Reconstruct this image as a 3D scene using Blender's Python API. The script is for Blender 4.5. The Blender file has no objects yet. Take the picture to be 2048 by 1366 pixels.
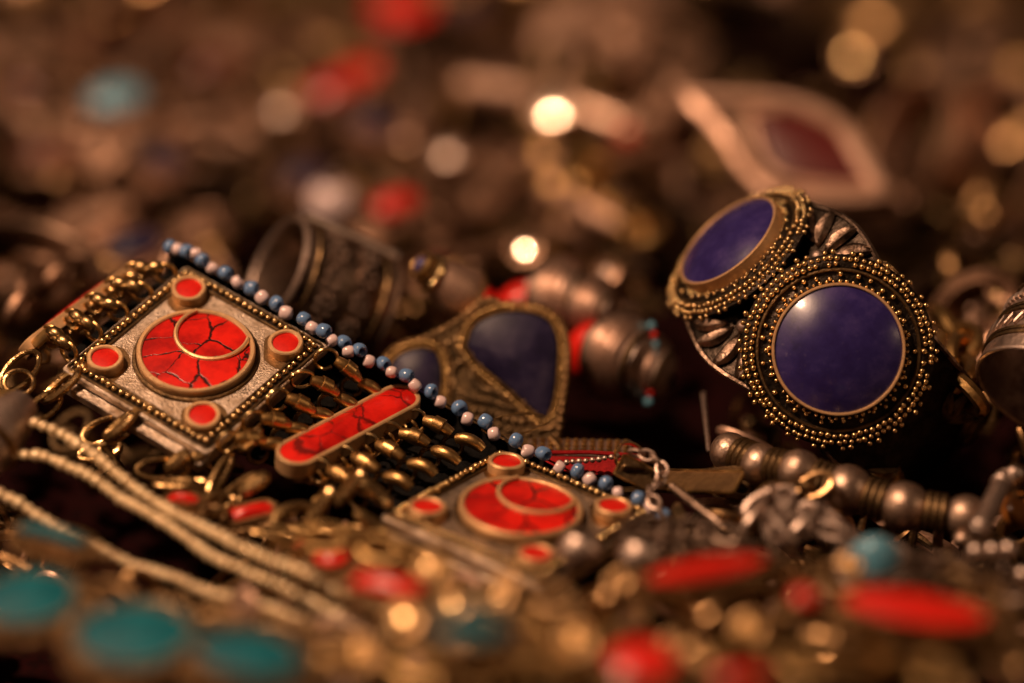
import bpy, math, random
from mathutils import Vector, Matrix
random.seed(11)
S = bpy.context.scene
COL = S.collection
CM = 0.01                      # everything below is written in centimetres
PI = math.pi
V = Vector

# ------------------------------------------------------------------ camera
PITCH = math.radians(26.5)
FX = 6144.0                    # focal length in photo pixels (2048 wide)
R_ = V((1, 0, 0)); F_ = V((0, math.cos(PITCH), -math.sin(PITCH))); U_ = V((0, math.sin(PITCH), math.cos(PITCH)))
CAM = -36.0 * (F_ - U_ * (850 - 683) / FX)
cd = bpy.data.cameras.new('camera'); co = bpy.data.objects.new('camera', cd); COL.objects.link(co)
cd.sensor_width = 36; cd.lens = 108; cd.clip_start = 0.02; cd.clip_end = 50
cd.dof.use_dof = True; cd.dof.focus_distance = 0.36; cd.dof.aperture_fstop = 5.0
co.matrix_world = Matrix(((R_.x, U_.x, -F_.x, CAM.x * CM), (R_.y, U_.y, -F_.y, CAM.y * CM), (R_.z, U_.z, -F_.z, CAM.z * CM), (0, 0, 0, 1)))
S.camera = co

def vc(x, y, t):               # a direction: right, up in the view, towards the viewer
    return R_ * x + U_ * y - F_ * t
def at(px, py, d):             # the place seen at a photo pixel, d cm deep
    return CAM + d * (F_ + R_ * (px - 1024) / FX + U_ * (683 - py) / FX)
def on(px, py, z=-0.3):        # the place seen at a photo pixel, z cm above the heap's mean level
    r = F_ + R_ * (px - 1024) / FX + U_ * (683 - py) / FX
    return CAM + r * ((z - CAM.z) / r.z)
def depth(p): return (p - CAM).dot(F_)

# ------------------------------------------------------------------ light
w = bpy.data.worlds.new('World'); S.world = w; w.use_nodes = True
w.node_tree.nodes['Background'].inputs[0].default_value = (1.0, 0.52, 0.33, 1)
w.node_tree.nodes['Background'].inputs[1].default_value = 0.045
def lamp(name, direction, dist, watts, radius, col):
    l = bpy.data.lights.new(name, 'POINT'); l.energy = watts; l.shadow_soft_size = radius * CM; l.color = col
    o = bpy.data.objects.new(name, l); o.location = direction.normalized() * dist * CM; COL.objects.link(o); return o
KEY = vc(-.45, .73, .51).normalized()
lamp('warm_lamp', KEY, 50, 11.5, 1.7, (1, .60, .375))
lamp('warm_lamp', vc(.82, .28, .50), 80, 1.2, 2.6, (1, .62, .36))
lamp('warm_lamp', vc(-.92, .22, .33), 90, 3.0, 2.6, (1, .64, .42))  # weak fill added low on the left, kept out of the stone's highlight
HALF = (KEY + vc(0, 0, 1)).normalized()
S.view_settings.view_transform = 'Standard'; S.view_settings.look = 'None'
S.view_settings.exposure = 0.0; S.view_settings.gamma = 1.0
S.render.engine = 'CYCLES'
S.cycles.use_denoising = True
S.cycles.max_bounces = 6; S.cycles.caustics_reflective = False; S.cycles.caustics_refractive = False
S.cycles.sample_clamp_indirect = 4.0

# ------------------------------------------------------------------ materials
def nodes(name):
    m = bpy.data.materials.new(name); m.use_nodes = True
    nt = m.node_tree; return m, nt, nt.nodes['Principled BSDF']
def N(nt, t, **k):
    n = nt.nodes.new(t)
    for a, b in k.items(): setattr(n, a, b)
    return n
def noise(nt, scale, detail=3, rough=.6, vec=None):
    n = N(nt, 'ShaderNodeTexNoise'); n.inputs['Scale'].default_value = scale
    n.inputs['Detail'].default_value = detail; n.inputs['Roughness'].default_value = rough
    if vec is None:
        tc = N(nt, 'ShaderNodeTexCoord'); vec = tc.outputs['Object']
    nt.links.new(vec, n.inputs['Vector']); return n
def ramp(nt, src, stops):
    r = N(nt, 'ShaderNodeValToRGB'); e = r.color_ramp.elements
    while len(e) < len(stops): e.new(.5)
    for q, (p, c) in zip(e, stops):
        q.position = p; q.color = (*c, 1) if len(c) == 3 else c
    nt.links.new(src, r.inputs[0]); return r
def g(x): return (x, x, x)
def metal(name, col, dark, r0=.25, r1=.5, lo=.35, hi=.6, scale=420, bump=.15, bscale=1800):
    m, nt, p = nodes(name)
    n = noise(nt, scale, 5, .65)
    c = ramp(nt, n.outputs[0], [(lo, dark), (hi, col)]); nt.links.new(c.outputs[0], p.inputs['Base Color'])
    q = ramp(nt, n.outputs[0], [(lo, g(r1)), (hi, g(r0))]); nt.links.new(q.outputs[0], p.inputs['Roughness'])
    p.inputs['Metallic'].default_value = 1.0
    if bump:
        b = N(nt, 'ShaderNodeBump'); b.inputs['Strength'].default_value = bump; b.inputs['Distance'].default_value = .0004
        nb = noise(nt, bscale, 3, .6); nt.links.new(nb.outputs[0], b.inputs['Height']); nt.links.new(b.outputs[0], p.inputs['Normal'])
    return m
def grime(m, amount=.7, scale=1300, lo=.60, hi=.70, col=(.05, .03, .018)):
    nt = m.node_tree; p = nt.nodes['Principled BSDF']; src = p.inputs['Base Color'].links[0].from_socket
    n1_ = noise(nt, scale, 4, .7); n2_ = noise(nt, scale * .16, 4, .65)
    a = ramp(nt, n1_.outputs[0], [(lo, g(0)), (hi, g(amount))]); b = ramp(nt, n2_.outputs[0], [(.52, g(0)), (.68, g(amount * .8))])
    mx = N(nt, 'ShaderNodeMath', operation='MAXIMUM'); nt.links.new(a.outputs[0], mx.inputs[0]); nt.links.new(b.outputs[0], mx.inputs[1])
    mix = N(nt, 'ShaderNodeMix', data_type='RGBA'); nt.links.new(mx.outputs[0], mix.inputs[0]); nt.links.new(src, mix.inputs[6]); mix.inputs[7].default_value = (*col, 1)
    nt.links.new(mix.outputs[2], p.inputs['Base Color'])
def stone(name, cols, rough=.25, scale=500, coat=.3, spec=.5, bump=.04):
    m, nt, p = nodes(name)
    n = noise(nt, scale, 5, .7)
    k = len(cols)
    c = ramp(nt, n.outputs[0], [(.3 + .4 * i / max(1, k - 1), cols[i]) for i in range(k)])
    nt.links.new(c.outputs[0], p.inputs['Base Color'])
    p.inputs['Roughness'].default_value = rough; p.inputs['Coat Weight'].default_value = coat
    p.inputs['Coat Roughness'].default_value = .12; p.inputs['Specular IOR Level'].default_value = spec
    b = N(nt, 'ShaderNodeBump'); b.inputs['Strength'].default_value = bump; b.inputs['Distance'].default_value = .0004
    nb = noise(nt, 700, 3, .6); nt.links.new(nb.outputs[0], b.inputs['Height']); nt.links.new(b.outputs[0], p.inputs['Normal'])
    return m
def veined(name, base, base2, vein, scale, width, dist=.0016):
    m, nt, p = nodes(name)
    tc = N(nt, 'ShaderNodeTexCoord')
    nn = noise(nt, 420, 4, .6, tc.outputs['Object'])
    sub = N(nt, 'ShaderNodeVectorMath', operation='SUBTRACT'); nt.links.new(nn.outputs['Color'], sub.inputs[0]); sub.inputs[1].default_value = (.5, .5, .5)
    mul = N(nt, 'ShaderNodeVectorMath', operation='SCALE'); nt.links.new(sub.outputs[0], mul.inputs[0]); mul.inputs['Scale'].default_value = dist
    add = N(nt, 'ShaderNodeVectorMath', operation='ADD'); nt.links.new(tc.outputs['Object'], add.inputs[0]); nt.links.new(mul.outputs[0], add.inputs[1])
    vo = N(nt, 'ShaderNodeTexVoronoi', feature='DISTANCE_TO_EDGE'); vo.inputs['Scale'].default_value = scale
    nt.links.new(add.outputs[0], vo.inputs['Vector'])
    wn = noise(nt, 330, 2, .5, tc.outputs['Object'])
    wr = N(nt, 'ShaderNodeMapRange'); nt.links.new(wn.outputs[0], wr.inputs[0]); wr.inputs[1].default_value = .36; wr.inputs[2].default_value = .72; wr.inputs[3].default_value = width * .15; wr.inputs[4].default_value = width * 1.6
    dv = N(nt, 'ShaderNodeMath', operation='DIVIDE'); nt.links.new(vo.outputs['Distance'], dv.inputs[0]); nt.links.new(wr.outputs[0], dv.inputs[1])
    mask = ramp(nt, dv.outputs[0], [(.35, g(0)), (1.0, g(1))])
    bn = noise(nt, 260, 4, .6, tc.outputs['Object'])
    bc = ramp(nt, bn.outputs[0], [(.35, base), (.65, base2)])
    mix = N(nt, 'ShaderNodeMix', data_type='RGBA'); nt.links.new(mask.outputs[0], mix.inputs[0]); mix.inputs[6].default_value = (*vein, 1); nt.links.new(bc.outputs[0], mix.inputs[7])
    nt.links.new(mix.outputs[2], p.inputs['Base Color'])
    p.inputs['Roughness'].default_value = .32; p.inputs['Coat Weight'].default_value = .25; p.inputs['Coat Roughness'].default_value = .15
    b = N(nt, 'ShaderNodeBump'); b.inputs['Strength'].default_value = .25; b.inputs['Distance'].default_value = .0002
    nt.links.new(mask.outputs[0], b.inputs['Height']); nt.links.new(b.outputs[0], p.inputs['Normal'])
    return m
RIMB = metal('rubbed_brass', (.88, .56, .28), (.66, .40, .19), .42, .55, bump=.12); RIMB.node_tree.nodes['Principled BSDF'].inputs['Metallic'].default_value = .62
BRASS = metal('aged_brass', (.70, .45, .18), (.40, .24, .085), .28, .46)
GOLD = metal('bright_brass', (.88, .64, .31), (.70, .47, .20), .20, .30, bump=.05)
DULL = metal('dull_brass', (.52, .32, .15), (.13, .075, .03), .32, .52)
CHB = metal('chain_brass', (.58, .38, .17), (.13, .08, .03), .24, .45, .38, .58, 500, .2)
SILVER = metal('antique_silver', (.62, .49, .41), (.26, .18, .14), .38, .58, bump=.25)
PLATE = metal('worn_silver_plate', (.70, .58, .46), (.30, .21, .13), .40, .58, .34, .56, 210, .4, 3500)
PALE = metal('pale_silver', (.76, .62, .54), (.50, .38, .31), .36, .52)
WORN = metal('worn_rough_silver', (.86, .58, .43), (.26, .155, .10), .46, .64, .36, .60, scale=110)
WORN2 = metal('worn_brown_silver', (.58, .36, .24), (.12, .065, .04), .44, .62, .42, .62, scale=110)
PALEG = metal('pale_gold', (1.0, .80, .48), (1.0, .74, .42), .20, .28, bump=0); PALEG.node_tree.nodes['Principled BSDF'].inputs['Metallic'].default_value = .35; PALEG.node_tree.nodes['Principled BSDF'].inputs['Coat Weight'].default_value = .8; PALEG.node_tree.nodes['Principled BSDF'].inputs['Coat Roughness'].default_value = .12
POLISH = metal('polished_silver', (.85, .74, .62), (.7, .58, .45), .10, .18, bump=0)
PEWTER = metal('dull_pewter', (.58, .42, .32), (.32, .225, .165), .36, .52, scale=300, bump=.3)
OXS = metal('oxidised_silver', (.27, .19, .14), (.05, .032, .022), .34, .55, .38, .6, 420, .35)
DKS = metal('darkened_silver', (.40, .29, .22), (.07, .045, .03), .34, .55, .38, .58, 300, .3)
BLACKM = metal('blackened_silver', (.045, .034, .026), (.012, .010, .008), .35, .6, bump=.4)
OXID = metal('oxidised_brass', (.24, .155, .075), (.05, .035, .02), .38, .6, bump=.3)
for m_ in (PLATE, RIMB, BRASS, PEWTER, SILVER): grime(m_, .75 if m_ is PLATE else .6 if m_ is not RIMB else .35, 1300, .55 if m_ is PLATE else .60)
CORAL = veined('red_stone_with_dark_veins', (.34, .004, .003), (.78, .016, .007), (.03, .004, .003), 268, .052)
CORAL2 = veined('red_stone_bar', (.38, .005, .003), (.76, .016, .008), (.16, .006, .004), 205, .05)
RED = stone('red_stone', [(.46, .006, .003), (.80, .018, .008)], .36, 420, .1)
DEEPRED = stone('dark_red_stone', [(.07, .006, .005), (.11, .010, .008)], .3, 350)
LAPIS = stone('dark_blue_stone', [(.017, .010, .080), (.026, .018, .118), (.052, .036, .16)], .27, 300, .3)
def flecks(m, col, scale, lo, hi, amt):
    nt = m.node_tree; p = nt.nodes['Principled BSDF']; src = p.inputs['Base Color'].links[0].from_socket
    a = noise(nt, scale, 6, .8); b = noise(nt, scale * .12, 3, .6)
    ra = ramp(nt, a.outputs[0], [(lo, g(0)), (hi, g(1))]); rb = ramp(nt, b.outputs[0], [(.45, g(0)), (.65, g(amt))])
    mu = N(nt, 'ShaderNodeMath', operation='MULTIPLY'); nt.links.new(ra.outputs[0], mu.inputs[0]); nt.links.new(rb.outputs[0], mu.inputs[1])
    mix = N(nt, 'ShaderNodeMix', data_type='RGBA'); nt.links.new(mu.outputs[0], mix.inputs[0]); nt.links.new(src, mix.inputs[6]); mix.inputs[7].default_value = (*col, 1)
    nt.links.new(mix.outputs[2], p.inputs['Base Color'])
    q = ramp(nt, b.outputs[0], [(.4, g(.22)), (.65, g(.40))]); nt.links.new(q.outputs[0], p.inputs['Roughness'])
flecks(LAPIS, (.16, .13, .24), 1500, .58, .70, .7); flecks(LAPIS, (.008, .006, .035), 500, .54, .66, .8)
LAPIS2 = stone('dull_blue_stone', [(.010, .008, .026), (.017, .013, .044), (.045, .036, .075)], .42, 300, 0, .22)
TURQ = stone('turquoise_stone', [(.001, .035, .05), (.004, .11, .145), (.013, .19, .235)], .6, 240, 0, .2)
SKYB = stone('pale_blue_stone', [(.08, .26, .38), (.14, .36, .47)], .35, 300)
BLUEB = stone('blue_glass', [(.10, .20, .40), (.15, .28, .50)], .16, 500, .6)
PINKB = stone('pinkish_white_glass', [(.70, .54, .54), (.84, .67, .66)], .22, 500, .5)
AMBER = stone('amber_brown', [(.30, .10, .02), (.42, .16, .03)], .25, 300)
def fabric(name, a, b, rough=.9):
    m, nt, p = nodes(name)
    n = noise(nt, 900, 4, .7); c = ramp(nt, n.outputs[0], [(.35, a), (.65, b)]); nt.links.new(c.outputs[0], p.inputs['Base Color'])
    p.inputs['Roughness'].default_value = rough; p.inputs['Specular IOR Level'].default_value = .15
    bb = N(nt, 'ShaderNodeBump'); bb.inputs['Strength'].default_value = .4; bb.inputs['Distance'].default_value = .0004
    nb = noise(nt, 3000, 2); nt.links.new(nb.outputs[0], bb.inputs['Height']); nt.links.new(bb.outputs[0], p.inputs['Normal'])
    return m
BLACKF = fabric('black_felt', (.005, .005, .005), (.012, .011, .010)); BLACKF.node_tree.nodes['Principled BSDF'].inputs['Specular IOR Level'].default_value = .04
CLOTH = fabric('dark_maroon_cloth', (.004, .003, .003), (.022, .004, .004)); CLOTH.node_tree.nodes['Principled BSDF'].inputs['Specular IOR Level'].default_value = .02
REDF = fabric('red_cloth', (.20, .008, .010), (.32, .014, .014))
THREAD = fabric('dark_thread', (.02, .015, .012), (.05, .035, .025))

# ------------------------------------------------------------------ geometry (lists of points in cm, faces)
def join(*gs):
    v, f = [], []
    for a, b in gs:
        n = len(v); v += list(a); f += [tuple(i + n for i in q) for q in b]
    return v, f
def xf(geo, M): return [M @ V(p) for p in geo[0]], geo[1]
def lathe(prof, seg=24, close=False):
    """profile (r, z) turned about z"""
    v, f = [], []; n = len(prof)
    for k in range(seg):
        c, s = math.cos(2 * PI * k / seg), math.sin(2 * PI * k / seg)
        v += [V((r * c, r * s, z)) for r, z in prof]
    for k in range(seg):
        a, b = k * n, ((k + 1) % seg) * n
        for i in range(n if close else n - 1):
            j = (i + 1) % n
            f.append((a + i, b + i, b + j, a + j))
    return v, f
def ball(r, seg=10, rings=6, sx=1, sy=1, sz=1):
    v, f = [V((0, 0, -r * sz))], []
    for i in range(1, rings):
        a = -PI / 2 + PI * i / rings
        for k in range(seg):
            b = 2 * PI * k / seg
            v.append(V((r * sx * math.cos(a) * math.cos(b), r * sy * math.cos(a) * math.sin(b), r * sz * math.sin(a))))
    v.append(V((0, 0, r * sz))); t = len(v) - 1
    for k in range(seg):
        j = (k + 1) % seg
        f.append((0, 1 + j, 1 + k)); f.append((t, t - seg + k, t - seg + j))
        for i in range(rings - 2):
            a = 1 + i * seg
            f.append((a + k, a + j, a + seg + j, a + seg + k))
    return v, f
def tube(path, r, closed=False, seg=8, radii=None):
    path = [V(p) for p in path]; n = len(path)
    T = []
    for i in range(n):
        a = path[(i - 1) % n] if (closed or i > 0) else path[i]
        b = path[(i + 1) % n] if (closed or i < n - 1) else path[i]
        T.append((b - a).normalized())
    u = T[0].orthogonal().normalized(); v, f = [], []
    for i in range(n):
        u = (u - T[i] * u.dot(T[i])).normalized(); q = T[i].cross(u)
        rr = radii[i] if radii else r
        v += [path[i] + (u * math.cos(2 * PI * k / seg) + q * math.sin(2 * PI * k / seg)) * rr for k in range(seg)]
    for i in range(n if closed else n - 1):
        a, b = i * seg, ((i + 1) % n) * seg
        for k in range(seg):
            j = (k + 1) % seg; f.append((a + k, a + j, b + j, b + k))
    if not closed:
        f.append(tuple(range(seg - 1, -1, -1))); f.append(tuple(range((n - 1) * seg, n * seg)))
    return v, f
def ring(R, r, seg=24, k=8, sx=1.0, a0=0, a1=2 * PI):
    full = abs(a1 - a0 - 2 * PI) < 1e-6
    n = seg if full else seg + 1
    return tube([(R * sx * math.cos(a0 + (a1 - a0) * i / seg), R * math.sin(a0 + (a1 - a0) * i / seg), 0) for i in range(n)], r, full, k)
def circle(r, n=36, sx=1, wob=0, seed=0):
    q = random.Random(seed); ph = [q.uniform(0, 6.28) for _ in range(3)]
    out = []
    for k in range(n):
        a = 2 * PI * k / n; rr = r * (1 + wob * (math.sin(2 * a + ph[0]) + .6 * math.sin(3 * a + ph[1]) + .4 * math.sin(5 * a + ph[2])))
        out.append(V((rr * math.cos(a) * sx, rr * math.sin(a), 0)))
    return out
def stadium(L, W, n=12):
    h, r = L / 2 - W / 2, W / 2; o = []
    for k in range(n + 1): a = -PI / 2 + PI * k / n; o.append(V((h + r * math.cos(a), r * math.sin(a), 0)))
    for k in range(n + 1): a = PI / 2 + PI * k / n; o.append(V((-h + r * math.cos(a), r * math.sin(a), 0)))
    return o
def marquise(L, W, n=30, p=1.35):
    o = []
    for k in range(n):
        a = 2 * PI * k / n; c, s = math.cos(a), math.sin(a)
        o.append(V((L / 2 * c, W / 2 * math.copysign(abs(s) ** p, s), 0)))
    return o
def drop(L, W, n=36, m=.75):
    o = []
    for k in range(n):
        t = 2 * PI * (k + .5) / n
        o.append(V((L / 2 * math.cos(t), W / 1.55 * math.sin(t) * abs(math.sin(t / 2)) ** m, 0)))
    return o                   # tip towards +x
def rrect(a, b, r, n=5):
    o = []
    for cx, cy, s in ((a - r, b - r, 0), (r - a, b - r, 1), (r - a, r - b, 2), (a - r, r - b, 3)):
        for k in range(n + 1):
            t = PI / 2 * (s + k / n); o.append(V((cx + r * math.cos(t), cy + r * math.sin(t), 0)))
    return o
def offset(o, d):
    n = len(o); out = []
    for i in range(n):
        t = (o[(i + 1) % n] - o[i - 1]).normalized(); out.append(o[i] + V((t.y, -t.x, 0)) * d)
    return out
def plate(o, z0, z1, bev=.02):
    n = len(o); i_ = offset(o, -bev)
    loops = [[p + V((0, 0, z0)) for p in i_], [p + V((0, 0, z0 + bev)) for p in o], [p + V((0, 0, z1 - bev)) for p in o], [p + V((0, 0, z1)) for p in i_]]
    v = [p for l in loops for p in l]; f = []
    for a in range(3):
        for k in range(n): j = (k + 1) % n; f.append((a * n + k, a * n + j, (a + 1) * n + j, (a + 1) * n + k))
    c = sum(o, V()) / n; v += [c + V((0, 0, z0)), c + V((0, 0, z1))]; t = len(v)
    for k in range(n): j = (k + 1) % n; f.append((k, t - 2, j)); f.append((3 * n + k, 3 * n + j, t - 1))
    return v, f
def dome(o, z0, h, n=6, skirt=.05):
    m = len(o); c = sum(o, V()) / m; v = [p + V((0, 0, z0 - skirt)) for p in o]; f = []
    for i in range(n):
        s = 1 - i / n; v += [c + (p - c) * s + V((0, 0, z0 + h * (1 - s * s))) for p in o]
    for a in range(n):
        for k in range(m): j = (k + 1) % m; f.append((a * m + k, a * m + j, (a + 1) * m + j, (a + 1) * m + k))
    v.append(c + V((0, 0, z0 + h))); t = len(v) - 1
    for k in range(m): f.append((n * m + k, n * m + (k + 1) % m, t))
    return v, f
def wall(o, z0, z1, t):
    """an upright collar of thickness t following an outline"""
    n = len(o); a, b, c = offset(o, t / 2), o, offset(o, -t / 2)
    Z = lambda l, z: [p + V((0, 0, z)) for p in l]
    loops = [Z(a, z0), Z(a, z1 - t * .25), Z(offset(o, t * .28), z1), Z(offset(o, -t * .28), z1), Z(c, z1 - t * .25), Z(c, z0)]
    v = [p for l in loops for p in l]; f = []
    for q in range(5):
        for k in range(n): j = (k + 1) % n; f.append((q * n + k, q * n + j, (q + 1) * n + j, (q + 1) * n + k))
    return v, f
def along(o, step, closed=True):
    """points evenly spaced along a line"""
    pts = [V(p) for p in o] + ([V(o[0])] if closed else [])
    Ls = [(pts[i + 1] - pts[i]).length for i in range(len(pts) - 1)]; tot = sum(Ls)
    n = max(2, round(tot / step)); out = []; i = 0; acc = 0
    for k in range(n if closed else n + 1):
        t = tot * k / n
        while i < len(Ls) - 1 and acc + Ls[i] < t: acc += Ls[i]; i += 1
        out.append(pts[i].lerp(pts[i + 1], min(1, (t - acc) / max(1e-9, Ls[i]))))
    return out
def smooth(pts, n=6):
    """Catmull-Rom line through points"""
    P = [V(p) for p in pts]; P = [2 * P[0] - P[1]] + P + [2 * P[-1] - P[-2]]; out = []
    for i in range(1, len(P) - 2):
        for k in range(n):
            t = k / n; a, b, c, d = P[i - 1:i + 3]
            out.append(.5 * (2 * b + (c - a) * t + (2 * a - 5 * b + 4 * c - d) * t * t + (3 * b - a - 3 * c + d) * t ** 3))
    out.append(P[-2]); return out
def grains(pts, r): return join(*[xf(ball(r, 6, 4), Matrix.Translation(p)) for p in pts])

# ------------------------------------------------------------------ objects
def frame(o, z, x):
    z = V(z).normalized(); x = V(x); x = (x - z * x.dot(z)).normalized(); y = z.cross(x)
    return Matrix(((x.x, y.x, z.x, o[0]), (x.y, y.y, z.y, o[1]), (x.z, y.z, z.z, o[2]), (0, 0, 0, 1)))
def metres(M):
    M = M.copy(); M.translation = M.translation * CM; return M
I4 = Matrix.Identity(4)
CACHE = {}
def mesh(name, geo, mat, key=None, sharp=40, flat=False):
    if key and key in CACHE: return CACHE[key]
    if callable(geo): geo = geo()
    me = bpy.data.meshes.new(name); me.from_pydata([tuple(V(p) * CM) for p in geo[0]], [], [tuple(q) for q in geo[1]])
    me.materials.append(mat)
    me.polygons.foreach_set('use_smooth', [not flat] * len(me.polygons))
    if not flat: me.set_sharp_from_angle(angle=math.radians(sharp))
    me.update()
    if key: CACHE[key] = me
    return me
def thing(name, label, cat, M, group=None):
    o = bpy.data.objects.new(name, None); o.empty_display_size = .005; COL.objects.link(o)
    o.matrix_world = metres(M); o['label'] = label; o['category'] = cat
    if group: o['group'] = group
    return o
def part(name, geo, mat, parent, M=I4, key=None, label=None, kind=None, sharp=40):
    o = bpy.data.objects.new(name, mesh(name, geo, mat, key, sharp)); COL.objects.link(o)
    o.parent = parent; o.matrix_local = metres(M)
    if label: o['label'] = label
    if kind: o['kind'] = kind
    return o
T = lambda x, y, z: Matrix.Translation((x, y, z))
def rel(Mparent, Mworld): return Mparent.inverted() @ Mworld

# ================================================================== the cloth under the heap
def cloth():
    v, f = [], []; nx, ny = 60, 70
    for j in range(ny + 1):
        for i in range(nx + 1):
            x, y = -30 + 60 * i / nx, -14 + 64 * j / ny
            v.append(V((x, y, -2.3 + .22 * math.sin(x * .7 + 1.3 * math.sin(y * .31)) + .18 * math.sin(y * .9 + x * .4))))
    for j in range(ny):
        for i in range(nx): a = j * (nx + 1) + i; f.append((a, a + 1, a + nx + 2, a + nx + 1))
    return v, f
o = bpy.data.objects.new('cloth', mesh('cloth', cloth(), CLOTH)); COL.objects.link(o); o['kind'] = 'structure'

# ================================================================== the panel bracelet
def fit(u, v):
    """square seen at an angle: two projected edges -> the edges in space (u comes nearer, v goes away)"""
    a, b, c = u.dot(u), v.dot(v), u.dot(v)
    x = ((a + b) + math.sqrt((a + b) ** 2 - 4 * (a * b - c * c))) / 2
    return vc(u.x, u.y, math.sqrt(x - a)), vc(v.x, v.y, -math.sqrt(x - b)), math.sqrt(x)
BM = frame(at(560, 800, 36), vc(.07, .85, .55), vc(.8, -.6, 0))
bracelet = thing('panel_bracelet', 'brass panel bracelet of square red stone plaques, chain rows and a beaded black edge', 'bracelet', BM)
def plaque(cx, cy, d, left, top, bottom, seed):
    rg = random.Random(seed)
    k = d / FX
    u, v, s = fit(V(((bottom[0] - left[0]) * k, (left[1] - bottom[1]) * k)), V(((top[0] - left[0]) * k, (left[1] - top[1]) * k)))
    M = frame(at(cx, cy, d), u.cross(v), u); h = s / 2; q = h / 1.11
    P = part('plaque', plate(rrect(h, h, .05, 3), -.10, 0, .012), PLATE, bracelet, rel(BM, M))
    part('flange', plate([p + V((-.0, -.16, 0)) for p in rrect(h * .97, h * .95, .03, 2)], -.26, -.13, .012), PLATE, P)
    # raised wires either side of the grain border
    for rr, z in ((.925, .0), (1.06, .0)):
        part('border_wire', tube([p + V((0, 0, .012)) for p in rrect(rr * q, rr * q, .04, 2)], .02 * q, True, 6), OXID, P)
    part('border_channel', wall(rrect(.995 * q, .995 * q, .04, 2), 0.001, .012, .155 * q), BLACKM, P)
    for p in along(rrect(.995 * q, .995 * q, .03, 2), .092 * q):
        part('grain', lambda: ball(.040 * q, 10, 6), GOLD, P, T(p.x + rg.uniform(-.010, .010), p.y + rg.uniform(-.010, .010), .042) @ Matrix.Scale(rg.uniform(.82, 1.10), 4), key=f'grain{seed}')
    # middle stone with its crescent wire
    o = circle(.66 * q, 56, 1, .006, seed)
    part('bezel', wall(o, 0, .13, .062), RIMB, P)
    part('bezel_foot', tube([p + V((0, 0, .01)) for p in circle(.72 * q, 48)], .03, True, 6), OXID, P)
    part('round_stone', dome(offset(o, -.02), .098, .03), CORAL, P)
    c = V((-.02, .33, 0)) * q; rc = .43 * q
    arc = [c + V((rc * math.cos(a), rc * math.sin(a), .128)) for a in [math.radians(150 + (386 - 150) * i / 40) for i in range(41)]]
    arc = [p for p in arc if p.xy.length < .655 * q]
    part('crescent_wire', tube(arc, .028, False, 8), RIMB, P)
    for i, (sx, sy) in enumerate(((1, 1), (1, -1), (-1, 1), (-1, -1))):
        o = circle(.185 * q, 28, 1, .022, seed * 10 + i); m = T(sx * .745 * q, sy * .745 * q, 0)
        part('small_cup', wall(o, 0, .135, .055), RIMB, P, m)
        part('small_stone', dome(offset(o, -.015), .105, .015, 4), RED, P, m)
    part('patina', lambda: join(*[xf(plate(circle(.30 * q, 20, 1, .1, 5), .0015, .0035, .001), T(a * .745 * q, b * .745 * q, 0)) for a, b in ((1, 1), (1, -1), (-1, 1), (-1, -1))]), DULL, P)
    return M, u.normalized(), v.normalized(), h, M.col[2].to_3d()
P1, u1, v1, h1, n1 = plaque(392, 714, 36.05, (125, 735), (350, 525), (430, 900), 1)
P2, u2, v2, h2, n2 = plaque(1040, 1030, 34.75, (765, 1027), (1000, 905), (1085, 1152), 2)

def bar(cx, cy, d, ax, ay, away, n, W, label=None):
    k = d / FX; x = vc(ax * k, ay * k, -away); L = x.length
    M = frame(at(cx, cy, d), n, x)
    P = part('stone_bar', plate(stadium(L * .93, W * .98), -.30 if W > .35 else -.19, -.16, .01), OXID, bracelet, rel(BM, M), label=label)
    o = stadium(L, W)
    part('bezel', wall(o, -.16, .05 if W > .35 else -.01, .055), RIMB, P)
    part('bar_stone', dome(offset(o, -.02), .03 if W > .35 else -.03, .075, 6), CORAL2, P)
    if W > .35: part('bar_back', plate(stadium(L * .8, W * 1.5), -.36, -.30, .015), DULL, P)
    for t in (-.36, -.18, 0, .18, .36):
        for sgn in (-1, 1):
            part('eyelet', lambda: ring(.10, .024, 16, 6), BRASS, P, frame((t * L, sgn * W * .62, -.2), (1, .2, .1), (0, 1, 0)), key='eyelet')
    return M, x.normalized(), L
B1, bx1, L1 = bar(698, 853, 35.75, 250, 185, 1.05, vc(.10, .80, .58), .44)
B0, bx0, L0 = bar(150, 612, 36.9, 175, 178, 1.2, vc(-.70, .71, -.09), .30, 'red stone bar seen edge-on')

# chain rows between the panels: a jump ring, then a strapped link and a bulging link
def link_geo(L, r, bend):
    n = 10; pts = [V((L * (i / n - .5), 0, bend * (1 - (2 * i / n - 1) ** 2))) for i in range(n + 1)]
    return tube(pts, r, False, 10, [r * (.62 + .38 * math.sin(PI * (i + 1.2) / (n + 2.4))) for i in range(n + 1)])
def short_row(A, B, n, seed):
    q = random.Random(seed); D = B - A; L = D.length; d = D / L; n = (n - d * n.dot(d)).normalized(); s = d.cross(n)
    for k, t in enumerate((.16, .48, .80)):
        part('jump_ring', lambda: ring(.125, .026, 20, 7, 1, .5, 6.0), BRASS, bracelet, rel(BM, frame(A + d * L * t + n * .05, (s + n * (.5 if k % 2 else -.2) + d * q.uniform(0, .4)), d)), key='small_ring')
    for t in (.33, .64):
        part('knob_link', lambda: link_geo(.20, .085, .03), CHB, bracelet, rel(BM, frame(A + d * L * t + n * .11, n, d + s * q.uniform(-.4, .4))), key='knob_link')
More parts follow.
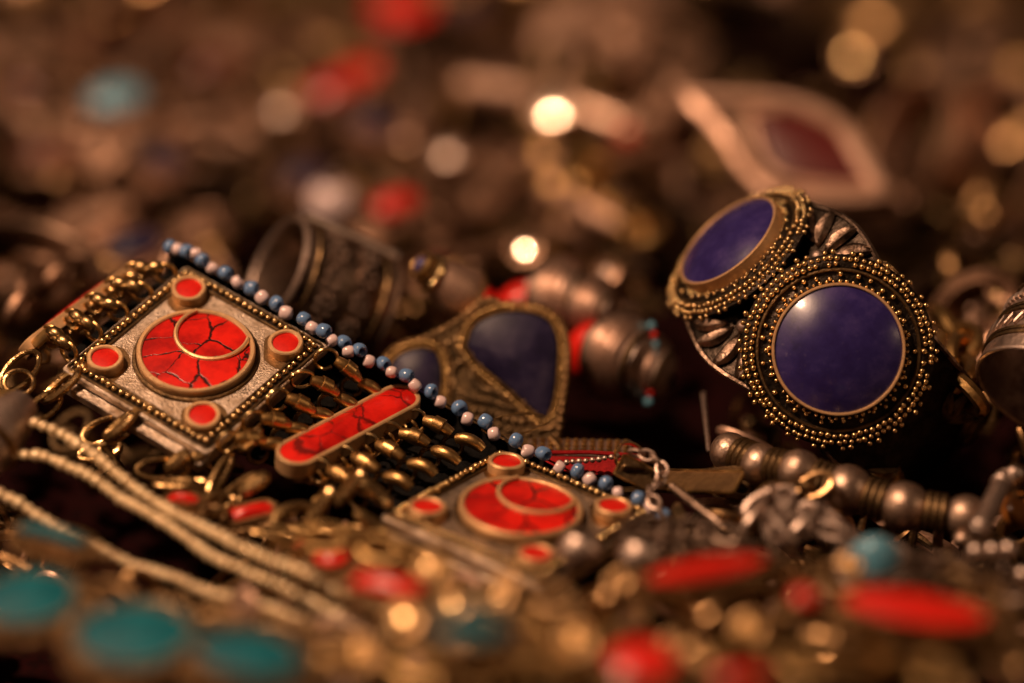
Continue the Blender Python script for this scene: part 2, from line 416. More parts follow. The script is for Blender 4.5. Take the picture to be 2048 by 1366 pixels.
def row(A, B, n, seed):
    q = random.Random(seed); D = B - A; L = D.length; d = D / L; n = (n - d * n.dot(d)).normalized(); s = d.cross(n)
    tw = q.uniform(-.25, .25)
    part('jump_ring', lambda: ring(.135, .024, 20, 7, 1, .5, 6.0), GOLD, bracelet, rel(BM, frame(A + d * .07 + n * .06, (s + n * (.35 + tw) + d * .25), d)), key='jump_ring')
    m = (L - .16) / 2
    c1 = A + d * (.15 + m * .5) + n * .12; c2 = A + d * (.14 + m * 1.5) + n * .07
    part('strap_link', lambda: join(link_geo(.36, .085, .03), xf(lathe([(.085, -.07), (.098, -.065), (.098, .065), (.085, .07)], 14), Matrix.Rotation(PI / 2, 4, 'Y') @ T(-.035, 0, 0))), BRASS, bracelet, rel(BM, frame(c1, n + s * tw, d + n * .10 + s * tw * .5)), key='strap_link')
    part('bulging_link', lambda: link_geo(.34, .080, .05), BRASS, bracelet, rel(BM, frame(c2, n - s * tw, d - n * .25)), key='bulging_link')
    part('under_ring', lambda: ring(.12, .028, 16, 6), OXID, bracelet, rel(BM, frame(A + d * (.16 + m) - n * .06, n * .4 + s, d)), key='under_ring')
Pw = lambda M, x, y, z: M @ V((x, y, z))
for i in range(5):
    t = .80 - .40 * i
    row(Pw(P1, h1 + .01, t * h1, -.02), Pw(B1, (.36 - .18 * i) * L1, .24, -.16), n1, i)
    row(Pw(B1, (.36 - .18 * i) * L1, -.24, -.16), Pw(P2, -h2 - .02, t * h2, -.02), (n1 + n2) / 2, 20 + i)
    short_row(Pw(P1, -h1 - .01, t * h1, -.02), Pw(B0, (.36 - .18 * i) * L0, -.22, -.12), n1, 40 + i)

# loose chain ends along the lower edge of the panels
def loop(px, py, d, a, b, ang, r, nrm=(0, .6, .8), mat=None, nm='chain_loop'):
    ang = math.radians(ang)
    part(nm, ring(b, r, 22, 8, a / b), mat, bracelet, rel(BM, frame(at(px, py, d), vc(*nrm), vc(math.cos(ang), math.sin(ang), 0))))
for a in [(122, 772, 35.8, .26, .10, 38, .050, (-.5, .6, .6)), (90, 812, 35.7, .24, .12, 50, .034, (.3, .5, .8)), (150, 748, 35.9, .15, .05, 35, .05, (-.6, .5, .6)),
          (40, 742, 36.0, .30, .15, 50, .036, (.2, .3, .9)), (38, 765, 35.8, .17, .16, 0, .03, (.1, .5, .9)),
          (215, 862, 35.5, .30, .16, 25, .030, (.1, .5, .9)), (240, 852, 35.4, .20, .06, 42, .06, (-.5, .6, .6)), (268, 826, 35.5, .12, .05, 50, .05, (-.4, .6, .7)),
          (200, 903, 35.7, .24, .09, 14, .05, (-.1, .3, .9)), (226, 930, 35.6, .26, .07, -58, .045, (.5, .4, .7)),
          (325, 938, 35.1, .30, .13, 12, .036, (.2, .5, .8)), (355, 922, 35.0, .13, .05, 38, .06, (-.5, .6, .6)), (402, 905, 35.1, .14, .05, 58, .05, (-.5, .6, .6)),
          (362, 968, 34.8, .30, .08, 8, .045, (0, .9, .4)), (440, 950, 34.9, .30, .06, 48, .04, (.6, .3, .7)), (478, 985, 34.8, .28, .10, 42, .05, (-.3, .5, .8)), (508, 968, 34.7, .14, .04, 35, .075, (-.4, .7, .6)),
          (432, 1008, 34.6, .22, .12, 30, .04, (.2, .6, .8)), (500, 880, 35.3, .16, .06, 60, .05, (-.5, .6, .6)), (402, 985, 34.7, .2, .05, -40, .045, (.6, .5, .6)),
          (588, 1035, 34.5, .24, .13, 25, .065, (.2, .5, .85)), (640, 1012, 34.4, .22, .05, 55, .06, (-.7, .4, .6)), (625, 1058, 34.2, .24, .06, 5, .05, (.1, .9, .4)),
          (690, 1062, 34.2, .3, .08, 12, .045, (0, .9, .4)), (742, 1045, 34.2, .18, .05, -30, .05, (.5, .7, .5)), (700, 975, 34.7, .22, .05, 40, .065, (-.7, .4, .6)), (752, 985, 34.6, .18, .05, -38, .06, (.6, .6, .5)), (545, 1068, 34.2, .22, .05, -10, .045, (.1, .8, .5)), (820, 1098, 33.8, .24, .06, -24, .045, (.2, .8, .5))]:
    loop(*a, mat=CHB)
def strap(px, py, d, L, W, ang, n):
    ang = math.radians(ang)
    part('clasp_tab', plate(rrect(L / 2, W / 2, .03, 3), -.03, .03, .012), BRASS, bracelet, rel(BM, frame(at(px, py, d), vc(*n), vc(math.cos(ang), math.sin(ang), 0))))
for a in [(82, 678, 36.2, .24, .16, 45, (-.5, .55, .65)), (268, 828, 35.4, .16, .12, 50, (-.5, .5, .7)), (496, 888, 35.1, .16, .15, 40, (-.4, .6, .7)), (640, 1000, 34.7, .16, .15, 45, (-.4, .6, .7)), (10, 800, 35.6, .3, .3, 20, (.2, .7, .7))]:
    strap(*a)

# black band and the sewn bead edge
BE = [(340, 494), (356, 499), (374, 503), (392, 507), (405, 520), (425, 537), (451, 546), (475, 565), (503, 577), (524, 595), (553, 607), (572, 626), (608, 638), (625, 656), (648, 662), (664, 681), (688, 684), (697, 703), (719, 700), (738, 723), (767, 727), (783, 744), (813, 751), (830, 771), (863, 783), (881, 804), (919, 816), (935, 838), (971, 843), (988, 868), (1032, 881), (1056, 903), (1087, 907), (1118, 936), (1155, 942), (1179, 959), (1212, 967), (1236, 986), (1277, 998), (1300, 1017), (1326, 1030)]
def bdepth(x):
    K = ((200, 37.5), (275, 37.4), (400, 37.05), (650, 36.25), (875, 36.35), (1010, 36.15), (1326, 34.95), (1500, 34.4))
    for (a, c), (b, e) in zip(K, K[1:]):
        if x <= b: return c + (e - c) * (x - a) / (b - a)
q = random.Random(3)
for i, (x, y) in enumerate(BE):
    blue = i % 2 == 0; p = at(x, y, bdepth(x) + q.uniform(-.02, .02))
    ax = vc(.8 + q.uniform(-.3, .3), -.35 + q.uniform(-.3, .3), .45 + q.uniform(-.2, .3)) if blue else vc(q.uniform(-.4, .4) + .6, q.uniform(-.5, .5), q.uniform(-.3, .2))
    M = rel(BM, frame(p, ax, vc(0, 1, 0))) @ Matrix.Diagonal((q.uniform(.88, 1.10), q.uniform(.88, 1.10), q.uniform(.85, 1.15), 1))
    prof = lambda r, h, b: [(h + (r - h) * (.5 + .5 * math.cos(2 * PI * k / 12)), b * math.sin(2 * PI * k / 12)) for k in range(12)]
    if blue: part('blue_bead', lambda: lathe(prof(.092, .024, .068), 18, True), BLUEB, bracelet, M, key='blue_bead')
    else: part('pink_bead', lambda: lathe(prof(.080, .018, .064), 18, True), PINKB, bracelet, M, key='pink_bead')
edge = smooth([at(x, y + 8, bdepth(x) + .12) for x, y in BE[::2]], 3)
part('thread', tube([V(BM.inverted() @ p) for p in edge], .012, False, 5), THREAD, bracelet)
def band():
    v, f = [], []; n = len(edge)
    for i, p in enumerate(edge):
        px = 1024 + FX * (p - CAM).dot(R_) / depth(p); k = max(0, min(1, (px - 650) / 350))
        dn = (n1 * (1 - k) + n2 * k).normalized(); dv = (-v1 * (1 - k) - v2 * k).normalized()
        a = p - dn * .04; m_ = p + dv * .12 - dn * .30; b = m_ + dv * 1.75
        for z in (0, -.06):
            for s in (a, m_, b): v.append(BM.inverted() @ (s + dn * z))
    for i in range(n - 1):
        a, b = i * 6, i * 6 + 6
        for s in (0, 1): f.append((a + s, a + s + 1, b + s + 1, b + s)); f.append((b + 3 + s, b + 4 + s, a + 4 + s, a + 3 + s))
        f.append((a, b, b + 3, a + 3)); f.append((a + 2, a + 5, b + 5, b + 2))
    f.append((0, 3, 4, 5, 2, 1)); z = (n - 1) * 6; f.append((z, z + 1, z + 2, z + 5, z + 4, z + 3))
    return v, f
part('black_band', band(), BLACKF, bracelet)
part('wire_end', ring(.16, .009, 14, 5, 2.6), BRASS, bracelet, rel(BM, frame(at(1030, 848, 36.4), vc(.1, .6, .6), vc(.85, .4, 0))))

# ================================================================== the two-headed cuff
ca = vc(-.07, .05, 1).normalized(); cb = vc(-.62, .65, .41).normalized()
axis = ca.cross(cb).normalized(); ct = axis.cross(ca); TH2 = ca.angle(cb)
CR = 1.86; HC = at(1676, 700, 35.9); CC = HC - ca * (CR + .12)
CMx = frame(CC, axis, ca)
cuff = thing('stone_cuff', 'blackened cuff with two round dark blue stones ringed by brass grains', 'cuff bracelet', CMx)
def cyl(th, a, h): return V(((CR + h) * math.cos(th), (CR + h) * math.sin(th), a))
def bw(th): return .92 + .26 * math.exp(-((th - TH2 / 2) / .40) ** 2)
def cuff_band():
    v, f = [], []; n = 72; m = 8; t0, t1 = math.radians(-100), math.radians(170)
    for i in range(n + 1):
        th = t0 + (t1 - t0) * i / n; e = min(i, n - i) / n; wd = bw(th) * min(1, .45 + e * 5)
        lo = []
        for j in range(m + 1):
            s = -1 + 2 * j / m; lo.append(cyl(th, s * wd, .03 * (1 - s * s)))
        for j in range(m + 1):
            s = 1 - 2 * j / m; lo.append(cyl(th, s * wd, -.07))
        v += lo
    k = 2 * (m + 1)
    for i in range(n):
        for j in range(k): f.append((i * k + j, i * k + (j + 1) % k, (i + 1) * k + (j + 1) % k, (i + 1) * k + j))
    f.append(tuple(range(k))); f.append(tuple(range((n + 1) * k - 1, n * k - 1, -1)))
    return v, f
part('band', cuff_band(), BLACKM, cuff)
for sg in (-1, 1):
    pts = [cyl(math.radians(-95 + 260 * i / 80), sg * bw(math.radians(-95 + 260 * i / 80)) * min(1, .5 + 5 * min(i, 80 - i) / 80), .03) for i in range(81)]
    part('edge_wire', tube(pts, .035, False, 6), OXS, cuff)
def head(th, full):
    M = frame(cyl(th, 0, .0), V((math.cos(th), math.sin(th), 0)), (0, 0, 1))
    if not full: M = M @ Matrix.Scale(.92, 4)
    H = part('stone_setting', lathe([(0, -.05), (1.02, -.05), (1.10, .02), (1.13, .07), (1.10, .10), (1.03, .13), (.95, .135), (.90, .115), (.84, .13), (.80, .15), (0, .15)], 64), BLACKM, cuff, M)
    o = circle(.758, 64, 1, .004, 3)
    part('bezel', wall(o, .12, .33, .035), RIMB, H)
    part('round_stone', dome(offset(o, -.012), .30, .20, 10), LAPIS, H)
    part('ridge', tube([p + V((0, 0, .135)) for p in circle(.945, 64)], .022, True, 6), OXID, H)
    rows = [(1.005, 82, .0365, .150, 0, 9), (1.080, 88, .0365, .115, .5, 9), (1.150, 66, .035, .075, 0, 3)]
    q = random.Random(5)
    pts = []
    for r, n, gr, z, ph, skip in rows:
        for k in range(n):
            if skip == 3 and k % 3 == 2: continue
            a = 2 * PI * (k + ph) / n + q.uniform(-.008, .008); rr = r + q.uniform(-.010, .010); pts.append((V((rr * math.cos(a), rr * math.sin(a), z + q.uniform(-.008, .008))), gr))
    for k in range(34):
        a = 2 * PI * k / 34 + q.uniform(-.05, .05); rr = .865 + q.choice((-.03, 0, .025)); pts.append((V((rr * math.cos(a), rr * math.sin(a), .15)), .033))
    for k in range(64):
        a = 2 * PI * k / 64; pts.append((V((.805 * math.cos(a), .805 * math.sin(a), .16 + q.uniform(-.01, .01))), .025 + q.uniform(-.005, .005)))
    pts = [(p, gr * q.uniform(.82, 1.08)) for p, gr in pts if q.random() > .02]
    if full:
        pts = sorted(pts, key=lambda e: -e[1]); small = pts[296:]; pts = pts[:296]
        part('fine_grains', join(*[xf(ball(gr, 8, 5), T(*p)) for p, gr in small]), GOLD, H, kind='stuff')
        for p, gr in pts:
            part('grain', lambda: ball(1, 10, 6), GOLD, H, T(*p) @ Matrix.Scale(gr, 4), key='cuff_grain')
    else:
        part('grain_border', join(*[xf(ball(gr, 8, 5), T(*p)) for p, gr in pts]), GOLD, H, kind='stuff')
    return M
head(0, True); head(TH2, False)
def leaf(th, a, L, W, ang, mat=PALE, h=.09):
    v, f = [], []; n, m = 10, 4; c, s = math.cos(ang), math.sin(ang)
    for i in range(n + 1):
        t = -1 + 2 * i / n; wd = W / 2 * (1 - t * t) ** .8
        for j in range(m + 1):
            u = -1 + 2 * j / m; x, y = t * L / 2, u * wd + .10 * L * (1 - t * t)
            hh = .035 + h * (1 - .9 * u * u) * (1 - t * t) ** .7 - (.03 if j == m // 2 else 0)
            v.append(cyl(th + (x * c - y * s) / CR, a + x * s + y * c, hh))
    for i in range(n):
        for j in range(m): k = i * (m + 1) + j; f.append((k, k + 1, k + m + 2, k + m + 1))
    part('leaf', (v, [q[::-1] for q in f]), mat, cuff)
mid = TH2 / 2
for sg in (1, -1):
    for k, an in enumerate((-1.15, -.6, -.1, .45, 1.0)):
        leaf(mid + .17 * math.sin(an) * 1.6, sg * (.72 + .22 * math.cos(an)), .54, .20, sg * (PI / 2 - an), OXS)
    leaf(mid, sg * .45, .5, .2, PI / 2, OXS)
for th in (-.92, -1.25):
    for k, an in enumerate((-.9, -.3, .3, .9)):
        leaf(th + .12 * math.sin(an), .42 + .2 * math.cos(an), .5, .15, PI / 2 - an, BRASS if k == 1 else OXID)
        leaf(th + .12 * math.sin(an), -.42 - .2 * math.cos(an), .5, .15, -PI / 2 + an, OXID)
for th in (mid, ):
    for sg in (1, -1):
        part('boss', ball(.09, 12, 8), SILVER, cuff, Matrix.Translation(cyl(th, sg * .60, .05)))

# ================================================================== builders for the rest of the heap
def F3(p, n=(0, .895, .446), ang=0):
    a = math.radians(ang); return frame(p, vc(*n), vc(math.cos(a), math.sin(a), .001))
def set_stone(name, label, cat, M, o, mat, setm=BRASS, h=.10, rim=.16, margin=.10, grain=.035, loops=1, group=None, smat=None):
    t = thing(name, label, cat, M, group)
    big = offset(o, margin)
    part('setting', plate(big, -.10, 0, .02), setm, t)
    part('bezel', wall(o, 0, rim, .05), setm, t)
    part('stone', dome(offset(o, -.02), rim - .03, h), mat, t)
    if grain: part('grain_border', grains([p + V((0, 0, grain * .7)) for p in along(offset(o, margin * .62), grain * 2.2)], grain), setm, t, kind='stuff')
    mx = max(p.x for p in big)
    for i in range(loops):
        part('hanging_loop', ring(.13, .035, 16, 6), setm, t, frame((mx + .10, 0, -.05), (0, 1, .3), (1, 0, 0)))
    return t
def bangle(name, label, cat, M, R, w_, mat, t_=.07, rows=2, edge=.045, squash=1.0, gr=.045, trim=None):
    t = thing(name, label, cat, M); trim = trim or mat
    sq = Matrix.Diagonal((1, squash, 1, 1))
    part('band', xf(lathe([(R, -w_), (R + .02, 0), (R, w_), (R - t_, w_), (R - t_, -w_)], 48, True), sq), mat, t)
    for z in (-w_, w_): part('edge_wire', xf(ring(R, edge, 48, 7), sq @ T(0, 0, z)), trim, t)
    for k in range(rows):
        z = w_ * (-.6 + 1.2 * (k + .5) / rows)
        part('grain_row', xf(grains([(( R + .03) * math.cos(a), (R + .03) * math.sin(a), z) for a in [2 * PI * i / int(R * 50) for i in range(int(R * 50))]], gr), sq), trim, t, kind='stuff')
        if k: part('divider_wire', xf(ring(R + .015, .022, 48, 6), sq @ T(0, 0, w_ * (-.6 + 1.2 * k / rows))), trim, t)
    return t
def strand(name, label, cat, pts, r, mat, step=None, bead='bead', stretch=1.0, group=None, jitter=.12):
    P = smooth(pts, 6); B = along(P, step or 2 * r * .98 * stretch, False)
    M = frame(B[0], (0, 0, 1), (1, 0, 0)); t = thing(name, label, cat, M, group); Mi = M.inverted(); q = random.Random(len(B))
    for i, p in enumerate(B[:300]):
        d = (B[min(i + 1, len(B) - 1)] - B[max(i - 1, 0)])
        s = 1 + q.uniform(-jitter, jitter)
        fc = bead == 'ball'
        part(bead, lambda: ball(r, 12, 8, 1, 1, stretch), mat, t, Mi @ frame(p + V((q.uniform(-1, 1), q.uniform(-1, 1), q.uniform(-1, 1))) * r * .12, d, (.3, .2, 1)) @ Matrix.Rotation(q.uniform(0, 6.28) if fc else 0, 4, 'Z') @ Matrix.Scale(s, 4), key=f'{bead}{r}{mat.name}{stretch}', sharp=60)
    part('thread', tube([Mi @ p for p in B], r * .25, False, 5), THREAD, t)
    return t
def chain(name, label, cat, pts, a, b, r, mat, group=None, cable=1.35):
    P = smooth(pts, 6); B = along(P, a * cable, False); M = frame(B[0], (0, 0, 1), (1, 0, 0)); t = thing(name, label, cat, M, group); Mi = M.inverted()
    for i in range(len(B) - 1):
        d = B[i + 1] - B[i]; u = V((0, 0, 1)); s = d.cross(u).normalized(); u = s.cross(d).normalized()
        z = (u + s * .6) if i % 2 else (s - u * .5)
        part('link', lambda: ring(b, r, 18, 7, a / b), mat, t, Mi @ frame((B[i] + B[i + 1]) / 2, z, d), key=f'link{a}{b}{r}{mat.name}')
    return t
def ballthing(name, label, cat, p, r, mat, n=(0, .9, .4), ang=20, group=None):
    t = thing(name, label, cat, F3(p, n, ang), group)
    part('bead', ball(r, 20, 14), mat, t)
    part('collar', xf(lathe([(r * .42, r * .86), (r * .5, r * .9), (r * .5, r * 1.02), (r * .3, r * 1.06)], 16), I4), OXID, t)
    return t
def glint_disc(name, label, cat, p, r, mat, curve, n=None, rimm=None, group=None):
    """a domed, rimmed disc added to throw the key lamp back as a glint"""
    M = frame(p, n or HALF, vc(1, .3, 0)); t = thing(name, label, cat, M, group); h = curve - math.sqrt(curve * curve - r * r)
    part('dome', dome(circle(r, 28), 0, h, 8, .06), mat, t)
    part('rim', ring(r, .05, 28, 7), rimm or SILVER, t)
    part('back', plate(circle(r * 1.02, 24), -.12, -.05, .01), rimm or SILVER, t)
    return t
def rod(name, label, cat, a, b, r, mat, mat2=None):
    d = b - a; M = frame((a + b) / 2, vc(0, .8, .6), d); L = d.length; t = thing(name, label, cat, M)
    part('tube', tube([(-L / 2, 0, 0), (-L / 2 + r * .3, 0, 0), (0, 0, 0), (L / 2 - r * .3, 0, 0), (L / 2, 0, 0)], r, False, 14, [r * .7, r, r * 1.04, r, r * .7]), mat, t)
    for s in (-.42, .42): part('collar', xf(ring(r * 1.02, r * .16, 16, 6), frame((s * L, 0, 0), (1, 0, 0), (0, 1, 0))), mat2 or mat, t)
    part('end_loop', ring(r * .9, r * .22, 14, 6), mat2 or mat, t, frame((L / 2 + r * .8, 0, 0), (0, .3, 1), (1, 0, 0)))
    return t
def disc(name, label, cat, p, r, mat, n=(0, .895, .446), boss=True, ang=0, trim=None):
    t = thing(name, label, cat, F3(p, n, ang)); trim = trim or mat
    part('disc', lathe([(0, 0.02), (r * .5, .05), (r * .8, .0), (r, -.02), (r, -.10), (0, -.10)], 32), mat, t)
    part('rim', ring(r, .055, 36, 7), trim, t)
    if boss:
        part('boss', ball(r * .28, 16, 8, 1, 1, .6), trim, t, T(0, 0, .06))
        part('grain_ring', grains([V((r * .75 * math.cos(k * 2 * PI / 24), r * .75 * math.sin(k * 2 * PI / 24), .03)) for k in range(24)], .05), trim, t, kind='stuff')
    return t

def onplane(px, M):
    o = M.translation; n = M.col[2].to_3d(); Mi = M.inverted(); out = []
    for x, y in px:
        r = F_ + R_ * (x - 1024) / FX + U_ * (683 - y) / FX
        out.append(Mi @ (CAM + r * ((o - CAM).dot(n) / r.dot(n))))
    o = [V((p.x, p.y, 0)) for p in smooth(out + out[:1], 5)[:-1]]
    return o if sum(o[i - 1].x * o[i].y - o[i].x * o[i - 1].y for i in range(len(o))) > 0 else o[::-1]

#@@HEAP
# ================================================================== things close behind and beside the bracelet and the cuff
# wide silver cuff behind the bracelet
cx = vc(.82, -.36, -.44).normalized()
WM = frame(at(645, 585, 38.7), cx, vc(0, 1, 0)) @ Matrix.Diagonal((1, 1, .80, 1)); wc = thing('wide_bangle', 'wide dark silver bangle with granulated sides lying open behind the bracelet', 'bangle', WM)
part('band', lathe([(.70, -.86), (.74, -.80), (.74, .80), (.70, .86), (.66, .80), (.66, -.80)], 56, True), DKS, wc)
part('edge_wire', ring(.73, .055, 56, 8), SILVER, wc, T(0, 0, -.84)); part('edge_wire', ring(.73, .05, 56, 8), DKS, wc, T(0, 0, .84))
for z in (-.62, .62): part('twisted_wire', ring(.75, .03, 56, 6), OXID, wc, T(0, 0, z))
q = random.Random(8)
for r0, n_, cz in ((.13, 8, -.28), (.13, 8, .28)):
    part('rosettes', grains([(.76 * math.cos(2 * PI * (k + .5 * (cz > 0)) / 13 + dx), .76 * math.sin(2 * PI * (k + .5 * (cz > 0)) / 13 + dx), cz + dz) for k in range(13) for dx, dz in [(0, 0)] + [(.17 * math.cos(2 * PI * j / 7), .13 * math.sin(2 * PI * j / 7)) for j in range(7)]], .048), SILVER, wc, kind='stuff')
part('ridge', tube([(.80, 0, -.84), (.82, 0, 0), (.80, 0, .84)], .07, False, 8), PALE, wc, Matrix.Rotation(.38, 4, 'Z'))  # pale ridge added as the highlight line along the band
# cone pendant with a coil
M = frame(at(874, 553, 37.85), vc(-.70, .50, .42), vc(.5, .8, 0)) @ Matrix.Scale(.88, 4); t = thing('cone_pendant', 'pale silver cone with a brass coil and tiny blue stone at its tip', 'pendant', M)
part('cone', lathe([(0, -.62), (.36, -.60), (.40, -.5), (.36, -.3), (.28, -.05), (.22, .05), (0, .05)], 28), WORN, t)
part('coil', tube([(( .27 - .012 * k / 4) * math.cos(k * .5), (.27 - .012 * k / 4) * math.sin(k * .5), .02 + .0072 * k) for k in range(36)], .045, False, 7), GOLD, t)
part('cap_ring', ring(.17, .05, 24, 7), BRASS, t, T(0, 0, .30))
part('blue_stone', ball(.13, 14, 8, 1, 1, .7), LAPIS, t, T(0, 0, .31))
part('foot_ring', ring(.39, .04, 28, 6), DULL, t, T(0, 0, -.55))
# tear-shaped blue pendants
TM = F3(at(1000, 748, 37.5), (-.06, .12, .98), 0); tp = thing('sector_pendant', 'brass pendant set with two wedge shaped dark blue stones, behind the beaded edge', 'pendant', TM)
plo = onplane([(770, 735), (800, 690), (850, 668), (905, 640), (940, 612), (975, 592), (1020, 606), (1085, 620), (1128, 648), (1142, 700), (1136, 790), (1118, 880), (1060, 900), (960, 870), (860, 850), (800, 810)], TM)
part('setting', plate(plo, -.14, 0, .02), OXID, tp)
part('scroll_work', grains([p * f + V((.0, -.03, .01)) for f in (.25, .42, .60, .75) for p in along(plo, .17)], .045), OXID, tp, kind='stuff')
for px in ([(934, 692), (952, 652), (998, 629), (1050, 627), (1096, 643), (1114, 684), (1112, 745), (1105, 800), (1090, 836), (1064, 818), (1016, 774), (960, 728)], [(776, 742), (800, 712), (842, 698), (872, 708), (882, 745), (878, 800), (868, 840), (852, 835), (815, 800), (785, 770)]):
    o = onplane(px, TM)
    P = part('stone', dome(offset(o, -.01), .06, .10, 8), LAPIS2, tp)
    part('inner_wire', tube([q + V((0, 0, .05)) for q in offset(o, .03)], .024, True, 6), BRASS, P)
    part('outer_wire', tube([q + V((0, 0, .03)) for q in offset(o, .135)], .020, True, 6), DULL, P)
    part('grain_border', grains([q + V((0, 0, .035)) for q in along(offset(o, .085), .085)], .034), BRASS, P, kind='stuff')
part('side_grains', grains([q + V((0, 0, .03)) for q in along(offset(plo, -.05), .1)], .034), DULL, tp, kind='stuff')
# ribbed silver and red bead necklace
nk = thing('ribbed_bead_necklace', 'necklace of ribbed silver beads and shiny red oval beads behind the blue drop', 'necklace', F3(at(1180, 670, 38), (0, .9, .4))); NI = F3(at(1180, 670, 38), (0, .9, .4)).inverted()
def ribbed(px, py, d, r, ax):
    n = 22; pr = [(r * .25, -r * .8)] + [(r * (.45 + .55 * math.sin(PI * k / n)) * (1 + .06 * math.cos(k * PI)), -r * .8 + 1.6 * r * k / n) for k in range(1, n)] + [(r * .25, r * .8)]
    part('ribbed_bead', lathe(pr, 28), PALE, nk, NI @ frame(at(px, py, d), vc(*ax), vc(0, 1, 0)))
    for z in (-.55, .55): part('bead_wire', ring(r * .72, r * .06, 24, 6), OXID, nk, NI @ frame(at(px, py, d), vc(*ax), vc(0, 1, 0)) @ T(0, 0, z * r))
def redb(px, py, d, a, b, ax): part('red_bead', ball(a, 18, 12, 1, 1, b), RED, nk, NI @ frame(at(px, py, d), vc(*ax), vc(0, 1, 0)))
redb(1042, 612, 39.5, 0.30, 1.25, (.7, .5, .2)); ribbed(1120, 597, 39.3, 0.53, (.8, -.1, .3)); ribbed(1185, 618, 39.0, 0.42, (.8, -.3, .4))
redb(1180, 702, 38.5, 0.32, 1.25, (.3, .6, .3)); ribbed(1240, 712, 38.3, 0.56, (.75, -.3, .5)); ribbed(1290, 740, 38.4, 0.46, (.8, -.3, .3))
redb(962, 612, 39.8, 0.20, 1.2, (.7, .4, .2))
for k in range(9):
    part(('blue_dot', 'red_dot', 'blue_dot')[k % 3], lambda: ball(.058, 10, 7), (SKYB, RED, SKYB)[k % 3], nk, NI @ T(*at(1303 + 8 * math.sin(k * .5), 652 + k * 19  , 38.1)), key=('dotb', 'dotr', 'dotb')[k % 3])
# silver ball necklace in front of the cuff
sb = [(1460, 905, 35.9, .24, 0), (1521, 930, 35.6, .255, 0), (1597, 944, 35.3, .265, 1), (1694, 980, 35.1, .295, 1), (1808, 1014, 34.9, .295, 1), (1932, 1036, 34.8, .27, 1)]
M = F3(at(1700, 980, 35), (0, .9, .4)); nb = thing('ball_necklace', 'necklace of dull silver ball beads and dark spacers lying under the cuff', 'necklace', M); MI = M.inverted()
for i, (x, y, d, r, k) in enumerate(sb):
    p = at(x, y, d); nx = at(*sb[min(i + 1, 5)][:3]); pv = at(*sb[max(i - 1, 0)][:3]); dr = (nx - pv).normalized()
    part('ball_bead', ball(r, 24, 16), PEWTER, nb, MI @ frame(p, dr, vc(0, 1, 0)))
    if i < 5:
        m_ = (p + nx) / 2; dd = (nx - p).normalized()
        for z in (-.085, 0, .085):
            part('spacer', lambda: join(ring(.195, .045, 26, 8), plate(circle(.19, 20), -.03, .03, .01)), OXID, nb, MI @ frame(m_ + dd * z, dd, vc(0, 1, 0)), key='spacer')
part('small_bead', ball(.12, 16, 10), PEWTER, nb, MI @ T(*at(1926, 1080, 34.6)))
# finger ring, little chain, brass tags and rod left of the ball necklace
M = frame(at(1258, 914, 35.6), vc(.25, .25, .93), vc(1, 0, 0)); t = thing('finger_ring', 'thin brass finger ring standing upright beside the end of the beaded edge', 'ring', M)
part('hoop', lathe([(.175, -.05), (.19, 0), (.175, .05), (.155, .05), (.15, 0), (.155, -.05)], 32, True), GOLD, t)
part('ring_plate', plate(rrect(.14, .12, .04), -.02, .03, .01), OXID, t, frame((.02, -.18, .05), (0, -1, .5), (1, 0, 0)))
chain('small_chain', 'short loop of small pale silver links beside the upright finger ring', 'chain', [at(1262, 905, 35.4), at(1300, 912, 35.3), at(1327, 940, 35.2), at(1318, 965, 35.1), at(1297, 985, 35.0), at(1312, 1010, 34.9), at(1325, 1030, 34.8)], .095, .065, .022, SILVER)
for k, (x, y, d, L, W, an, n, mt) in enumerate([(1275, 950, 35.5, .5, .3, -30, (.2, .5, .8), OXID), (1400, 965, 35.5, 1.05, .34, -33, (-.35, .7, .5), DULL), (1420, 945, 35.7, 1.1, .05, -33, (-.3, .8, .4), OXID)]):
    t = thing('brass_tag', ['squarish dark brass tag just below the upright finger ring', 'long yellow brass tag sloping towards the silver ball necklace', 'narrow dark metal strip lying along the top of the long brass tag'][k], 'pendant', F3(at(x, y, d), n, an))
    part('tag_plate', plate(rrect(L / 2, W / 2, min(.04, W * .3)), -.03, .03, .01), mt, t); part('tag_rim', tube([p + V((0, 0, .03)) for p in rrect(L / 2, W / 2, min(.04, W * .3))], .016, True, 6), mt if k == 2 else BRASS, t)
rod('metal_rod', 'thin shiny silver rod sloping in front of the long brass tag', 'pendant', at(1342, 985, 35.1), at(1450, 1042, 34.4), .048, DKS, DULL)
t = thing('red_ribbon', 'strip of red cloth peeping out behind the end of the beaded edge', 'ribbon', F3(at(1180, 930, 36.1), (0, .8, .6), -4))
part('weave', plate(rrect(.62, .16, .04), -.03, .0, .01), REDF, t); part('hem', tube([(-.6, .18, .02), (0, .2, .03), (.6, .17, .02)], .025, False, 6), REDF, t)
t2 = strand('grain_chain', 'fine string of tiny copper-pink beads lying on the red ribbon', 'chain', [at(1120, 925, 35.9), at(1170, 922, 35.9), at(1235, 912, 35.8)], .035, PALE, .08, 'bead')
t = thing('filigree_strip', 'flat worn silver filigree strip lying on dark cloth behind the beads', 'pendant', F3(at(1160, 893, 36.7), (0, .85, .5), -4))
part('strip', plate(rrect(.62, .17, .05), -.06, 0, .01), SILVER, t); part('filigree', grains([(-.55 + .1 * i, -.1 + .1 * j, .01) for i in range(12) for j in range(3)], .04), BRASS, t, kind='stuff')
rod('thin_pin', 'thin coppery pin standing upright left of the large cuff stone', 'pin', at(1416, 925, 36.6), at(1408, 768, 37.2), .030, SILVER)
